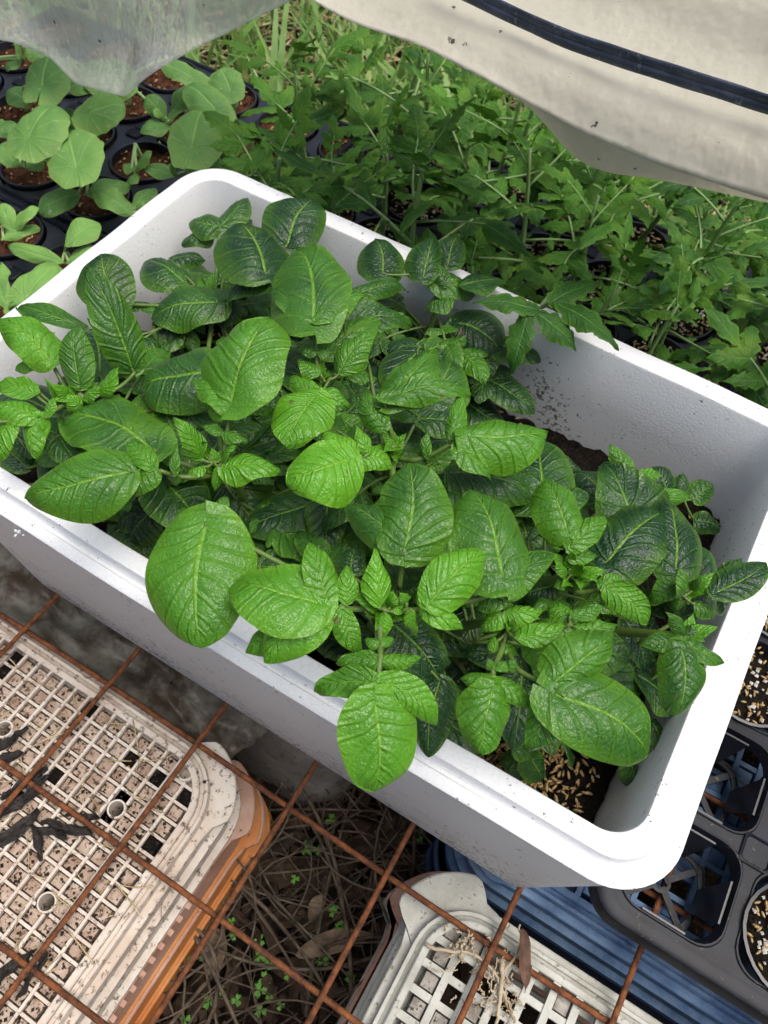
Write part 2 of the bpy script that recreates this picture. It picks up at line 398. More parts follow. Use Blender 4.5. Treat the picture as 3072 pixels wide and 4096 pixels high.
# ================================================================ crates, upside down in nested stacks
def skirt(root, x0, x1, y0, y1, r, ztop, zbot, m, off, lobe=.010, step=.0, name='wall', simple=False):
    """side wall with two horizontal ledges and a rim flange with rounded corner tabs"""
    h = ztop - zbot; mb = MB(); R = lambda o, z, lb=0.0: rrect(x0 - o, x1 + o, y0 - o, y1 + o, r + max(o, 0) * .5, z, 8, lb, 10)
    rings = [R(step, ztop - .001), R(step + .001, ztop - .30 * h), R(step + .007, ztop - .33 * h), R(step + .007, ztop - .40 * h), R(step + .003, ztop - .43 * h), R(step + .004, ztop - .72 * h), R(step + .010, ztop - .75 * h),
             R(step + .010, ztop - .80 * h), R(step + .006, ztop - .83 * h), R(step + .007, zbot + .003)]
    if simple: rings = [rings[0], rings[1], rings[-1]]
    mb.loft(rings); return link(name, autosmooth(mb.mesh(name, m, off=off), 30), root)
def flange(root, x0, x1, y0, y1, r, z, w, lobe, m, off, th=.004):
    mb = MB(); A = lambda o, zz, lb: rrect(x0 - o, x1 + o, y0 - o, y1 + o, r, zz, 18, lb, 10)
    mb.loft([A(-.022, z, 0), A(w - .001, z, lobe), A(w, z - .001, lobe), A(w, z - th, lobe), A(w - .002, z - th, lobe), A(-.022, z - th, 0)])
    return link('rim_flange', autosmooth(mb.mesh('rim_flange', m, off=off), 30), root)
def lattice(root, x0, x1, y0, y1, pitch, rw, rh, z, m, mp, panel, off, r=.04, sockets=()):
    """base plate of the crate: ribs both ways, each a bar, and the panels that close some of the openings"""
    mb = MB(); A = lambda o, zz: rrect(x0 + o, x1 - o, y0 + o, y1 - o, r - o, zz, 8, 0, 6)
    mb.loft([A(0, z - rh), A(0, z - .001), A(.001, z), A(.0055, z), A(.0062, z - .001), A(.0062, z - rh)])
    link('base_frame', autosmooth(mb.mesh('base_frame', m, off=off), 30), root)
    nx = int(round((x1 - x0 - .015) / pitch)); px = (x1 - x0 - .015) / nx; ny = int(round((y1 - y0 - .015) / pitch)); py = (y1 - y0 - .015) / ny
    def cut(u, a, b):          # shortens a rib where the corner is rounded
        d = min(u - a, b - u); rr = r - .006
        return 0 if d > rr else rr - math.sqrt(max(0, rr * rr - (rr - d) ** 2))
    def pieces(a, b, stops):   # a rib stops at the round sockets
        out = []
        for s_ in sorted(stops):
            if s_ - .0072 > a: out.append((a, s_ - .0072))
            a = s_ + .0072
        if b > a: out.append((a, b))
        return out
    bx = MB(); bx.box((0, 0, 0), (1, 1, 1)); bme = bx.mesh('rib', m, False)
    for i in range(1, nx):
        x = x0 + .0075 + i * px; c = cut(x, x0, x1)
        for a, b in pieces(y0 + .006 + c, y1 - .006 - c, [sy for sx, sy in sockets if abs(sx - x) < .0076]):
            link('rib', bme, root, np.array((x, (a + b) / 2, z - rh / 2 - .0004)) - off, scale=(rw, b - a, rh - .0008))
    for j in range(1, ny):
        y = y0 + .0075 + j * py; c = cut(y, y0, y1)
        for a, b in pieces(x0 + .006 + c, x1 - .006 - c, [sx for sx, sy in sockets if abs(sy - y) < .0076]):
            link('rib', bme, root, np.array(((a + b) / 2, y, z - rh / 2 - .0012)) - off, scale=(b - a, rw, rh - .0024))
    pm = MB()
    e = .0006
    pm.add([(-.5, -.5, 0), (.5, -.5, 0), (.5, .5, 0), (-.5, .5, 0), (-.38, -.38, .0011), (.38, -.38, .0011), (.38, .38, .0011), (-.38, .38, .0011), (-.5, -.5, -.003), (.5, -.5, -.003), (.5, .5, -.003), (-.5, .5, -.003)],
           [(0, 1, 5, 4), (1, 2, 6, 5), (2, 3, 7, 6), (3, 0, 4, 7), (4, 5, 6, 7), (8, 9, 1, 0), (9, 10, 2, 1), (10, 11, 3, 2), (11, 8, 0, 3)])
    pme = pm.mesh('panel', mp); pme2 = pm.mesh('panel', M_SOIL); rest = MB(); cells = []
    for i in range(nx):
        for j in range(ny):
            cx, cy = x0 + .0075 + (i + .5) * px, y0 + .0075 + (j + .5) * py
            dx, dy = min(cx - x0, x1 - cx), min(cy - y0, y1 - cy); rr = r - .005
            if dx < rr and dy < rr and math.hypot(rr - dx, rr - dy) > rr - pitch * .35: continue
            pk = panel(i, j)
            if any(math.hypot(cx - sx, cy - sy) < .0095 for sx, sy in sockets): continue
            if not pk: continue
            q = pj((cx, cy, z)); seen = -60 < q[0] < 3130 and -60 < q[1] < 4160
            cells.append((0 if seen else 1, -q[1], cx, cy, pk))
    cells.sort()
    for k, (s, _, cx, cy, pk) in enumerate(cells):
        zz = z - rh + .0012 + random.uniform(-.0006, .0006)
        if s == 0 and k < 300: link('panel', pme2 if pk == 2 else pme, root, np.array((cx, cy, zz)) - off, (random.uniform(-.03, .03), random.uniform(-.03, .03), 0), (px - rw + e, py - rw + e, 1))
        else: rest.box((cx, cy, zz - .001), (px - rw, py - rw, .003))
    if rest.n: tag(link('panels_beyond', rest.mesh('panels_beyond', mp, False, off), root), kind='stuff')
def tube_sockets(root, pts, z, m, off):
    for (x, y) in pts:
        mb = MB(); th = np.arange(20) * 2 * PI / 20; c = np.array((x, y, 0)) - off
        R = lambda rad, zz: np.stack([c[0] + rad * np.cos(th), c[1] + rad * np.sin(th), np.full(20, zz - off[2])], 1)
        mb.loft([R(.0080, z - .009), R(.0080, z - .0004), R(.0076, z + .0001), R(.0064, z), R(.0061, z - .012), R(.0058, z - .040)])
        link('socket', autosmooth(mb.mesh('socket', [m]), 40), root)
def slot_bars(root, x, ys, z, m, off, axis='y'):
    bx = MB(); bx.box((0, 0, 0), (.010, .0052, .0034)); me = bx.mesh('slot_bar', m, False)
    for y in ys: link('slot_bar', me, root, np.array((x, y, z)) - off if axis == 'y' else np.array((y, x, z)) - off, (0, 0, 0 if axis == 'y' else PI / 2))

def crate_stack(x0, x1, y0, y1, pitch, rw, rh, ztop, mats, mp, panel, words, cats, r=.045, sockets=(), inner=.0, drop=.062, slot=None, lobe=.012):
    zt = ztop
    for k, m in enumerate(mats):
        zb = max(zt - .11, GZ - .004) if k < len(mats) - 1 else GZ - .006
        root = empty('crate', ((x0 + x1) / 2, (y0 + y1) / 2, zb), words[k], 'crate', cats)
        off = np.array(root.location)
        g = .0012 * k
        if k == 0:
            lattice(root, x0, x1, y0, y1, pitch, rw, rh, zt, m, mp, panel, off, r, sockets)
            tube_sockets(root, sockets, zt, m, off)
            # gutter and collar round the raised base
            mb = MB(); A = lambda o, z: rrect(x0 - o, x1 + o, y0 - o, y1 + o, r + o, z, 8, 0, 10)
            mb.loft([A(-.0003, zt - .006), A(.003, zt - .008), A(.0040, zt - .0055), A(.0068, zt - .0055), A(.0074, zt - .0070), A(.0076, zt - .016)])
            link('collar', autosmooth(mb.mesh('collar', m, off=off), 30), root)
            flange(root, x0 - .0075, x1 + .0075, y0 - .0075, y1 + .0075, r + .006, zt - .016, .007, lobe, m, off)
            skirt(root, x0 - .009, x1 + .009, y0 - .009, y1 + .009, r, zt - .018, zt - .105, m, off, step=.002)
        else:
            flange(root, x0 - .012 - g, x1 + .012 + g, y0 - .012 - g, y1 + .012 + g, r + .006, zt - .030, .008, lobe + .001, m, off)
            skirt(root, x0 - .012 - g, x1 + .012 + g, y0 - .012 - g, y1 + .012 + g, r, zt - .033, min(zb + .004, zt - .1), m, off, step=.001, simple=True)
            flange(root, x0 - .018 - g, x1 + .018 + g, y0 - .018 - g, y1 + .018 + g, r + .006, max(zt - .092, GZ + .012), .006, lobe, m, off)
        if slot and k in slot: slot_bars(root, *slot[k], m, off)
        zt -= drop
random.seed(11)
holes_o = set()
for _ in range(20): holes_o.add((random.randint(20, 36), random.randint(16, 25)))
crate_stack(-.26, .287, -.43, -.042, .0150, .0025, .0068, -.0125, [M_BEIGE, M_PINK, M_ORANGE, M_ORANGE], M_BEIGE2, lambda i, j: 2 if (i, j) in holes_o else 1,
            ['topmost faded peach crate turned upside down, its lattice base covered with bark', 'second crate from the top in the peach stack, pinkish rim', 'third crate down in the peach stack, upper of the two orange ones', 'lowest orange crate of the peach stack, on the ground'],
            'peach and orange crates stacked upside down', sockets=[(.259, -.055), (.229, -.110), (.230, -.193), (.229, -.28), (.10, -.11), (.06, -.19)], drop=.060)
random.seed(5)
crate_stack(.503, 1.06, -.44, -.024, .0196, .0060, .0070, -.0125, [M_WHITEC, M_PINK, M_WHITEC], M_WPANEL, lambda i, j: i == 0 or (i in (1, 2) and j < 18 and random.random() < .75) or random.random() < .13,
            ['weathered white lattice crate upside down at the front, littered with dry roots', 'pinkish crate second in the front white stack', 'weathered white crate at the bottom of the front stack'],
            'weathered white crates stacked at the front', r=.040, sockets=[(.60, -.125)], lobe=.020)
crate_stack(.505, 1.06, .030, .405, .0205, .0046, .0070, -.0125, [M_BLUE2, M_BLUE, M_BLUE, M_BLUE], M_BLUE2, lambda i, j: (i + j) % 2 == 0,
            ['topmost pale blue lattice crate under the black carrier tray', 'second blue crate from the top beneath the foam box corner', 'third blue crate down, beneath the foam box corner', 'lowest blue crate, beneath the foam box corner'],
            'blue crates stacked upside down', lobe=.005)
def slots_for(name_label, x, ys, z, m, axis='y'):
    for o in COL.objects:
        if o.get('label', '') == name_label: slot_bars(o, x, ys, z, m, np.array(o.location), axis)
slots_for('second crate from the top in the peach stack, pinkish rim', .3075, np.arange(-.40, -.13, .0125), -.1045, M_PINK)
for k, (lab, z) in enumerate((('topmost pale blue lattice crate under the black carrier tray', -.040), ('second blue crate from the top beneath the foam box corner', -.103))):
    if 0: slots_for(lab, .0148 - .004 * k, np.arange(.58, .98, .017), z, M_BLUE2, 'x')

# ================================================================ trays and pots
def ring(c, r, z, n=28, ell=1.0):
    th = np.arange(n) * 2 * PI / n
    return np.stack([c[0] + r * np.cos(th), c[1] + r * ell * np.sin(th), np.full(n, z)], 1)
def pot_mesh(r, z0, z1):
    mb = MB(); c = (0, 0)
    mb.loft([ring(c, r * .74, z0), ring(c, r * .955, z1 - .004), ring(c, r, z1 - .0035), ring(c, r, z1), ring(c, r * .945, z1 + .0003), ring(c, r * .925, z1 - .006), ring(c, r * .86, z1 - .03)], cap0=True)
    return autosmooth(mb.mesh('pot_wall', M_BLACK), 35)
def pot_soil_mesh(r, z, m):
    mb = MB(); n = 22; rows = [np.array([[0, 0, z + .002]])]
    rr = [.25, .5, .72, .88, 1.0]
    V = [(0, 0, z + .002)]
    for q in rr:
        for k in range(n):
            a = 2 * PI * k / n; V.append((r * q * math.cos(a), r * q * math.sin(a), z + random.gauss(0, .0013) - .004 * q ** 4))
    F = [(0, 1 + k, 1 + (k + 1) % n) for k in range(n)]
    for q in range(len(rr) - 1): F += [(1 + q * n + k, 1 + (q + 1) * n + k, 1 + (q + 1) * n + (k + 1) % n, 1 + q * n + (k + 1) % n) for k in range(n)]
    mb.add(V, F); return mb.mesh('pot_soil', m)
POTR = .0425; PZ = .056
POTME = pot_mesh(POTR, .003, PZ)
SOILME = {k: pot_soil_mesh(POTR * .925, PZ - .007, m) for k, m in (('red', M_SOILR), ('dark', M_SOIL))}
def topping_mesh(n, husk):
    mb = MB(); pb = MB()
    for _ in range(n):
        a, q = random.uniform(0, 2 * PI), POTR * .86 * math.sqrt(random.random())
        c = np.array((q * math.cos(a), q * math.sin(a), PZ - .006 + random.uniform(0, .003)))
        if random.random() < husk: grain(mb, c, random.uniform(.005, .0075), random.uniform(.0018, .0025), random.uniform(0, 2 * PI), random.uniform(-.3, .4))
        else: pebble(pb, c, random.uniform(.0009, .0026))
    return mb, pb
TOP = {}
for k, (n, h, mh, mp) in {'red': (70, .35, M_HUSK, M_SOILR), 'dark': (150, .6, M_HUSK, M_PERL)}.items():
    a, b = topping_mesh(n, h); TOP[k] = (a.mesh('husk_topping', mh), b.mesh('grit_topping', mp, False))
ORD = ['first', 'second', 'third', 'fourth', 'fifth', 'sixth', 'seventh', 'eighth']
def place_pot(x, y, kind, label, group):
    root = empty('plant_pot', (x, y, 0), label, 'pot', group)
    rz = random.uniform(0, 6)
    link('pot_wall', POTME, root); link('pot_soil', SOILME[kind], root, rot=(0, 0, rz))
    for me in TOP[kind]: tag(link(me.name.split('.')[0], me, root, rot=(0, 0, rz)), kind='stuff')
    return root
def cell_deck(mb, cx, cy, pw, ph, r, z, mi=0, n=28):
    """square of tray deck with a round hole"""
    th = np.arange(n) * 2 * PI / n
    inner = ring((cx, cy), r, z, n); c, s = np.cos(th), np.sin(th); k = 1 / np.maximum(np.abs(c) / (pw / 2), np.abs(s) / (ph / 2))
    outer = np.stack([cx + c * k, cy + s * k, np.full(n, z)], 1)
    low = ring((cx, cy), r - .002, z - .006, n)
    mb.loft([outer, inner, low], mi)
def carrier_tray(x0, nx, px, y0, ny, py, label, hole=.0455, z=.0515, rim=.014, skip=()):
    x1, y1 = x0 + nx * px, y0 + ny * py
    root = empty('carrier_tray', ((x0 + x1) / 2, (y0 + y1) / 2, 0), label, 'tray', 'black carrier trays standing on the mesh'); off = np.array(root.location)
    mb = MB()
    for i in range(nx):
        for j in range(ny): cell_deck(mb, x0 + (i + .5) * px, y0 + (j + .5) * py, px, py, hole, z)
    link('deck', autosmooth(mb.mesh('deck', M_BLACK, off=off), 40), root)
    mb = MB(); A = lambda o, zz: rrect(x0 - o, x1 + o, y0 - o, y1 + o, .012 + o, zz, 5, 0, 6)
    mb.loft([A(-.0005, z - .0005), A(.001, z + .002), A(.0025, z + .0035), A(.006, z + .0035), A(.0075, z + .002), A(.0085, z - .001), A(.0105, z - .001), A(.0120, z - .003), A(.0125, z - .012), A(.006, z - .014), A(.003, .001), A(-.01, 0)])
    link('tray_rim', autosmooth(mb.mesh('tray_rim', M_BAND, off=off), 30), root)
    for i in range(1, nx):
        for j in range(1, ny):               # little square bosses where four cells meet
            mb = MB(); c = np.array((x0 + i * px, y0 + j * py, z + .0003)); s = .0105
            q = lambda h, zz: rrect(c[0] - h, c[0] + h, c[1] - h, c[1] + h, .003, zz, 3, 0, 2)
            mb.loft([q(s, z + .0004), q(s, z + .0022), q(s - .0015, z + .0028), q(s - .003, z + .0012)], cap1=True)
            link('boss', autosmooth(mb.mesh('boss', M_BAND, off=off), 30), root)
    return root
random.seed(3)
carrier_tray(-.627, 6, .104, .390, 4, .0905, 'black carrier tray of squash seedlings behind the left end of the foam box')
carrier_tray(-.560, 4, .104, .006, 4, .0905, 'black carrier tray of pale squash seedlings beside the left end of the foam box')
carrier_tray(-.060, 6, .0905, .438, 4, .0905, 'black carrier tray of tomato seedlings behind the foam box')
carrier_tray(.531, 4, .0905, .432, 4, .0905, 'black carrier tray at the right edge behind the foam box corner')

def open_tray():
    """the half empty tray at the right: open cells with tapered strap walls and crossed bars below"""
    x0, y0, p, nx, ny, z = .6015, .031, .0912, 4, 4, .052
    x1, y1 = x0 + nx * p, y0 + ny * p
    root = empty('carrier_tray', ((x0 + x1) / 2, (y0 + y1) / 2, 0), 'half empty black carrier tray with open cells beside the right end of the foam box', 'tray', 'black carrier trays standing on the mesh'); off = np.array(root.location)
    mb = MB()
    def sq(cx, cy, h, zz, r=.020): return rrect(cx - h, cx + h, cy - h, cy + h, r, zz, 6, 0, 4)
    for i in range(nx):
        for j in range(ny):
            cx, cy = x0 + (i + .5) * p, y0 + (j + .5) * p
            inner = sq(cx, cy, p / 2 - .0052, z)
            d = inner - np.array((cx, cy, z)); k = (p / 2) / np.max(np.abs(d[:, :2]), axis=1)
            outer = np.array((cx, cy, z)) + d * k[:, None]; outer[:, 2] = z
            lip = sq(cx, cy, p / 2 - .0058, z + .0012); low = sq(cx, cy, p / 2 - .0085, z - .010)
            mb.loft([outer, sq(cx, cy, p / 2 - .0040, z), sq(cx, cy, p / 2 - .0048, z + .0012), lip, low])
    link('deck', autosmooth(mb.mesh('deck', M_BAND, off=off), 35), root)
    mb = MB(); A = lambda o, zz: rrect(x0 - o, x1 + o, y0 - o, y1 + o, .016 + o, zz, 6, 0, 6)
    mb.loft([A(-.001, z), A(.008, z + .0004), A(.011, z - .001), A(.0125, z - .004), A(.0135, z - .016), A(.0120, z - .016), A(.011, z - .006)])
    link('tray_rim', autosmooth(mb.mesh('tray_rim', M_BAND, off=off), 30), root)
    for i in range(1, nx):
        for j in range(0, ny + 1):
            if j in (0, ny): continue
            b = MB(); c = (x0 + i * p, y0 + j * p); q = lambda h, zz: rrect(c[0] - h, c[0] + h, c[1] - h, c[1] + h, .003, zz, 3, 0, 2)
            b.loft([q(.012, z + .0004), q(.012, z + .0020), q(.0105, z + .0026), q(.0095, z + .001)], cap1=True)
            link('boss', autosmooth(b.mesh('boss', M_BAND, off=off), 30), root)
    for (i, j) in [(0, 0), (0, 1), (1, 2)]:
        cx, cy = x0 + (i + .5) * p, y0 + (j + .5) * p
        for k in range(4):                      # four strap walls, narrowing towards the bottom
            a = k * PI / 2; e = np.array((math.cos(a), math.sin(a), 0)); t = np.array((-math.sin(a), math.cos(a), 0)); c = np.array((cx, cy, 0))
            b = MB(); w0, w1 = .017, .010; r0, r1 = p / 2 - .0080, p / 2 - .0165
            V = [c + e * r0 + t * s * w0 + (0, 0, z - .004) for s in (-1, 1)] + [c + e * r1 + t * s * w1 + (0, 0, .006) for s in (1, -1)]
            V += [v - e * .0016 for v in V]
            b.add(V, [(0, 1, 2, 3), (7, 6, 5, 4), (0, 4, 5, 1), (1, 5, 6, 2), (2, 6, 7, 3), (3, 7, 4, 0)])
            link('strap', b.mesh('strap', M_BLACK, False, off), root)
            a2 = a + PI / 4; R = np.array([[math.cos(a2), -math.sin(a2), 0], [math.sin(a2), math.cos(a2), 0], [0, 0, 1]])
            b = MB(); L = .036
            b.box(c + R @ np.array((L / 2 + .004, 0, .0045)), (L, .0052, .0028), R); link('crossbar', b.mesh('crossbar', M_BAND, False, off), root)
        b = MB(); b.loft([ring((cx, cy), .0085, .0030, 16), ring((cx, cy), .0085, .0062, 16), ring((cx, cy), .0058, .0064, 16), ring((cx, cy), .0056, .003, 16)])
        link('hub_ring', autosmooth(b.mesh('hub_ring', M_BAND, off=off), 40), root)
        b = MB(); Q = lambda h, zz: sq(cx, cy, h, zz, .018)
        b.loft([Q(p / 2 - .0135, .0075), Q(p / 2 - .0130, .0030), Q(p / 2 - .0170, .0030), Q(p / 2 - .0175, .0070)])
        link('foot_ring', autosmooth(b.mesh('foot_ring', M_BLACK, off=off), 40), root)
    return x0, y0, p
ox, oy, op = open_tray()
for (i, j, lab) in [(1, 0, 'pot of husky soil at the right edge, front row of the half empty tray'), (1, 1, 'pot of husky soil at the right edge, second row of the half empty tray'),
                    (0, 3, 'pot of husky soil beside the foam box rim, back row of the half empty tray'), (1, 3, 'back row pot at the right edge of the half empty tray')]:
    place_pot(ox + (i + .5) * op, oy + (j + .5) * op, 'dark', lab, 'pots of soil in the half empty tray')
link_pos = ox + .5 * op
place_pot(link_pos, oy + 2.5 * op, 'dark', 'pot of husky soil beside the box rim, third row of the half empty tray', 'pots of soil in the half empty tray')

# ================================================================ leaves
def profile(kind, t):
    t = np.clip(t, 0, 1)
    if kind == 'r': return np.where(t > .90, np.sin(PI * .90 ** .80) ** .52 * .96 * ((1 - t) / .10) ** .72, np.sin(PI * np.minimum(t, .9) ** .80) ** .52 * (1 - .04 * t))
    if kind == 'o': return np.sin(PI * t ** .74) ** .68 * (1 - .12 * t)
    if kind == 'l': return np.sin(PI * t ** .68) ** .90
    if kind == 's': return np.sin(PI * t ** .74) ** .45 * (1 + .035 * np.cos(t * 26))                     # squash leaf
    if kind == 'c': return np.sin(PI * t ** 1.15) ** .62                    # cotyledon
    if kind == 't':                                                         # tomato leaflet, toothed
        w = np.sin(PI * t ** .70) ** .85
        return w * (1 - .38 * np.abs(((t * 4.2 + .15) % 1) - .25) ** .8 * (t > .10) * (t < .93))
def leaf_geo(base, tip, nrm, width, kind, bow=.06, cup=.15, quilt=.016, wave=.03, nu=16, nv=20, nlat=6, seed=0, lobe=None, side=0.0):
    """one leaf blade: rows run from base to tip, columns across; returns verts, faces, uv"""
    g = np.random.default_rng(seed)
    base, tip = np.asarray(base, float), np.asarray(tip, float)
    L = np.linalg.norm(tip - base); e1 = (tip - base) / L
    n = np.asarray(nrm, float); n = n - e1 * (n @ e1); n /= np.linalg.norm(n); e2 = np.cross(n, e1)
    t = (1 - np.cos(np.linspace(0, PI, nv))) / 2; t = t * .35 + np.linspace(0, 1, nv) * .65
    s = np.linspace(-1, 1, nu); T, S = np.meshgrid(t, s, indexing='ij')
    if lobe is None: lobe = {'r': .20, 'o': .10, 'l': .03, 's': .50, 'c': .02, 't': .04}[kind]
    W = profile(kind, T) * width / 2
    if kind == 't': W = W * (1 + .05 * g.normal(size=W.shape[0])[:, None])
    else: W = W * (1 + .035 * np.sin(T * g.uniform(5, 9) + g.uniform(0, 6) + np.sign(S) * .8))
    W = W * (1 + .10 * g.uniform(-1, 1) * np.sign(S))
    X = S * W; Y = T * L - lobe * L * np.abs(S) ** 1.6 * (1 - T) ** 3 + .05 * L * np.abs(S) ** 2 * (T > .5) * 0
    X = X + (side + (g.uniform(-.16, .16) if kind in 'rol' else 0)) * L * np.sin(T * PI) * .5
    a = g.uniform(.15, .30)
    H = bow * L * 4 * T * (1 - T) + np.abs(W) * (a * np.abs(S) * .8 - (a + cup) * S ** 2)
    k3 = g.uniform(0, 6); ph = nlat * (T + .025 * np.sin(T * 11 + k3) - (.40 + .06 * np.sin(T * 5 + k3)) * np.abs(S) + .10 * S ** 2) + .32 * np.sign(S) * np.clip(np.abs(S) * 3, 0, 1)
    if kind == 's': ph = 2.6 * np.arctan2(np.abs(X), Y + .02 * L) / 1.57 + .0 * T
    puff = np.abs(np.sin(PI * ph)) ** .8
    env = np.clip(np.abs(S) / .12, 0, 1) * (1 - np.abs(S) ** 5) * np.sin(PI * np.clip(T, .0, 1)) ** .4
    H = H + quilt * L * puff * env
    k1, k2 = g.uniform(7, 12), g.uniform(0, 6)
    H = H + wave * L * np.abs(S) ** 3 * np.sin(T * k1 + k2 + S * 1.2)
    H = H + .012 * L * np.sin(X / L * 13 + g.uniform(0, 6)) * np.sin(Y / L * 11 + g.uniform(0, 6))
    if kind in 'rol': H = H + g.uniform(-.45, .45) * X * (T - .35) + max(0, g.uniform(-.5, .55)) * np.abs(X) * np.clip(S * np.sign(g.uniform(-1, 1)), 0, 1) ** 2
    # the very tip bends down
    H = H - .06 * L * np.clip((T - .75) / .25, 0, 1) ** 2
    V = base + Y[..., None] * e1 + X[..., None] * e2 + H[..., None] * n
    F = [(i * nu + j, i * nu + j + 1, (i + 1) * nu + j + 1, (i + 1) * nu + j) for i in range(nv - 1) for j in range(nu - 1)]
    return V.reshape(-1, 3), F, np.stack([(S + 1) / 2, T, ph + 20.0, T * 0], -1).reshape(-1, 4)
def leaf_mesh(name, parts, mat, off=(0, 0, 0), thick=0):
    vs, fs, us, n = [], [], [], 0
    for V, F, UV in parts:
        vs.append(V); us.append(UV); fs += [tuple(i + n for i in q) for q in F]; n += len(V)
    me = bpy.data.meshes.new(name); me.from_pydata((np.concatenate(vs) - np.asarray(off)).tolist(), [], fs)
    uv = np.concatenate(us); lay = me.uv_layers.new(name='UVMap')
    idx = np.array([i for q in fs for i in q]); lay.data.foreach_set('uv', uv[idx, :2].ravel())
    lay2 = me.uv_layers.new(name='VeinMap'); lay2.data.foreach_set('uv', uv[idx, 2:].ravel())
    me.materials.append(mat); me.polygons.foreach_set('use_smooth', [True] * len(me.polygons)); me.update(); return me
def px_width(mid, e2, wpx):
    d = np.linalg.norm(pj(mid + e2 * .01) - pj(mid - e2 * .01)) / .02
    return wpx / max(d, 1500)
def bez(p0, p1, p2, n=8):
    t = np.linspace(0, 1, n)[:, None]; return (1 - t) ** 2 * p0 + 2 * t * (1 - t) * p1 + t * t * p2

# ---------------------------------------------------------------- potato plants
# plant: frame x y z of the growing tip
PLANTS = {
 1: ('A', 945, 1035, .305, 'potato plant behind the middle of the box with the roundest upright leaf'),
 2: ('A', 1385, 660, .295, 'potato plant at the back centre with a glossy round leaf facing forward'),
 3: ('B', 330, 695, .310, 'potato plant in the middle of the box with a curled leaf over it'),
 4: ('C', 300, 395, .330, 'potato plant whose long leaf hangs over the front rim of the box'),
 5: ('C', 735, 435, .315, 'potato plant with the widest leaf reaching to the front right corner'),
 6: ('C', 965, 275, .295, 'potato plant right of centre with small pointed leaves above the soil'),
 7: ('C', 1360, 485, .285, 'dark potato plant against the right wall nearest the front corner'),
 8: ('C', 1380, 325, .280, 'potato plant resting a dark leaf on the right rim of the box'),
 9: ('A', 335, 725, .295, 'potato plant at the left end of the box with an upright folded leaf'),
 10: ('T', 375, 1130, .255, 'potato plant at the back wall leaning out towards the tomatoes'),
 11: ('B', 1165, 835, .225, 'small potato plant low against the back wall at the right'),
 12: ('A', 905, 300, .235, 'dark potato plant in the back left corner of the box'),
}
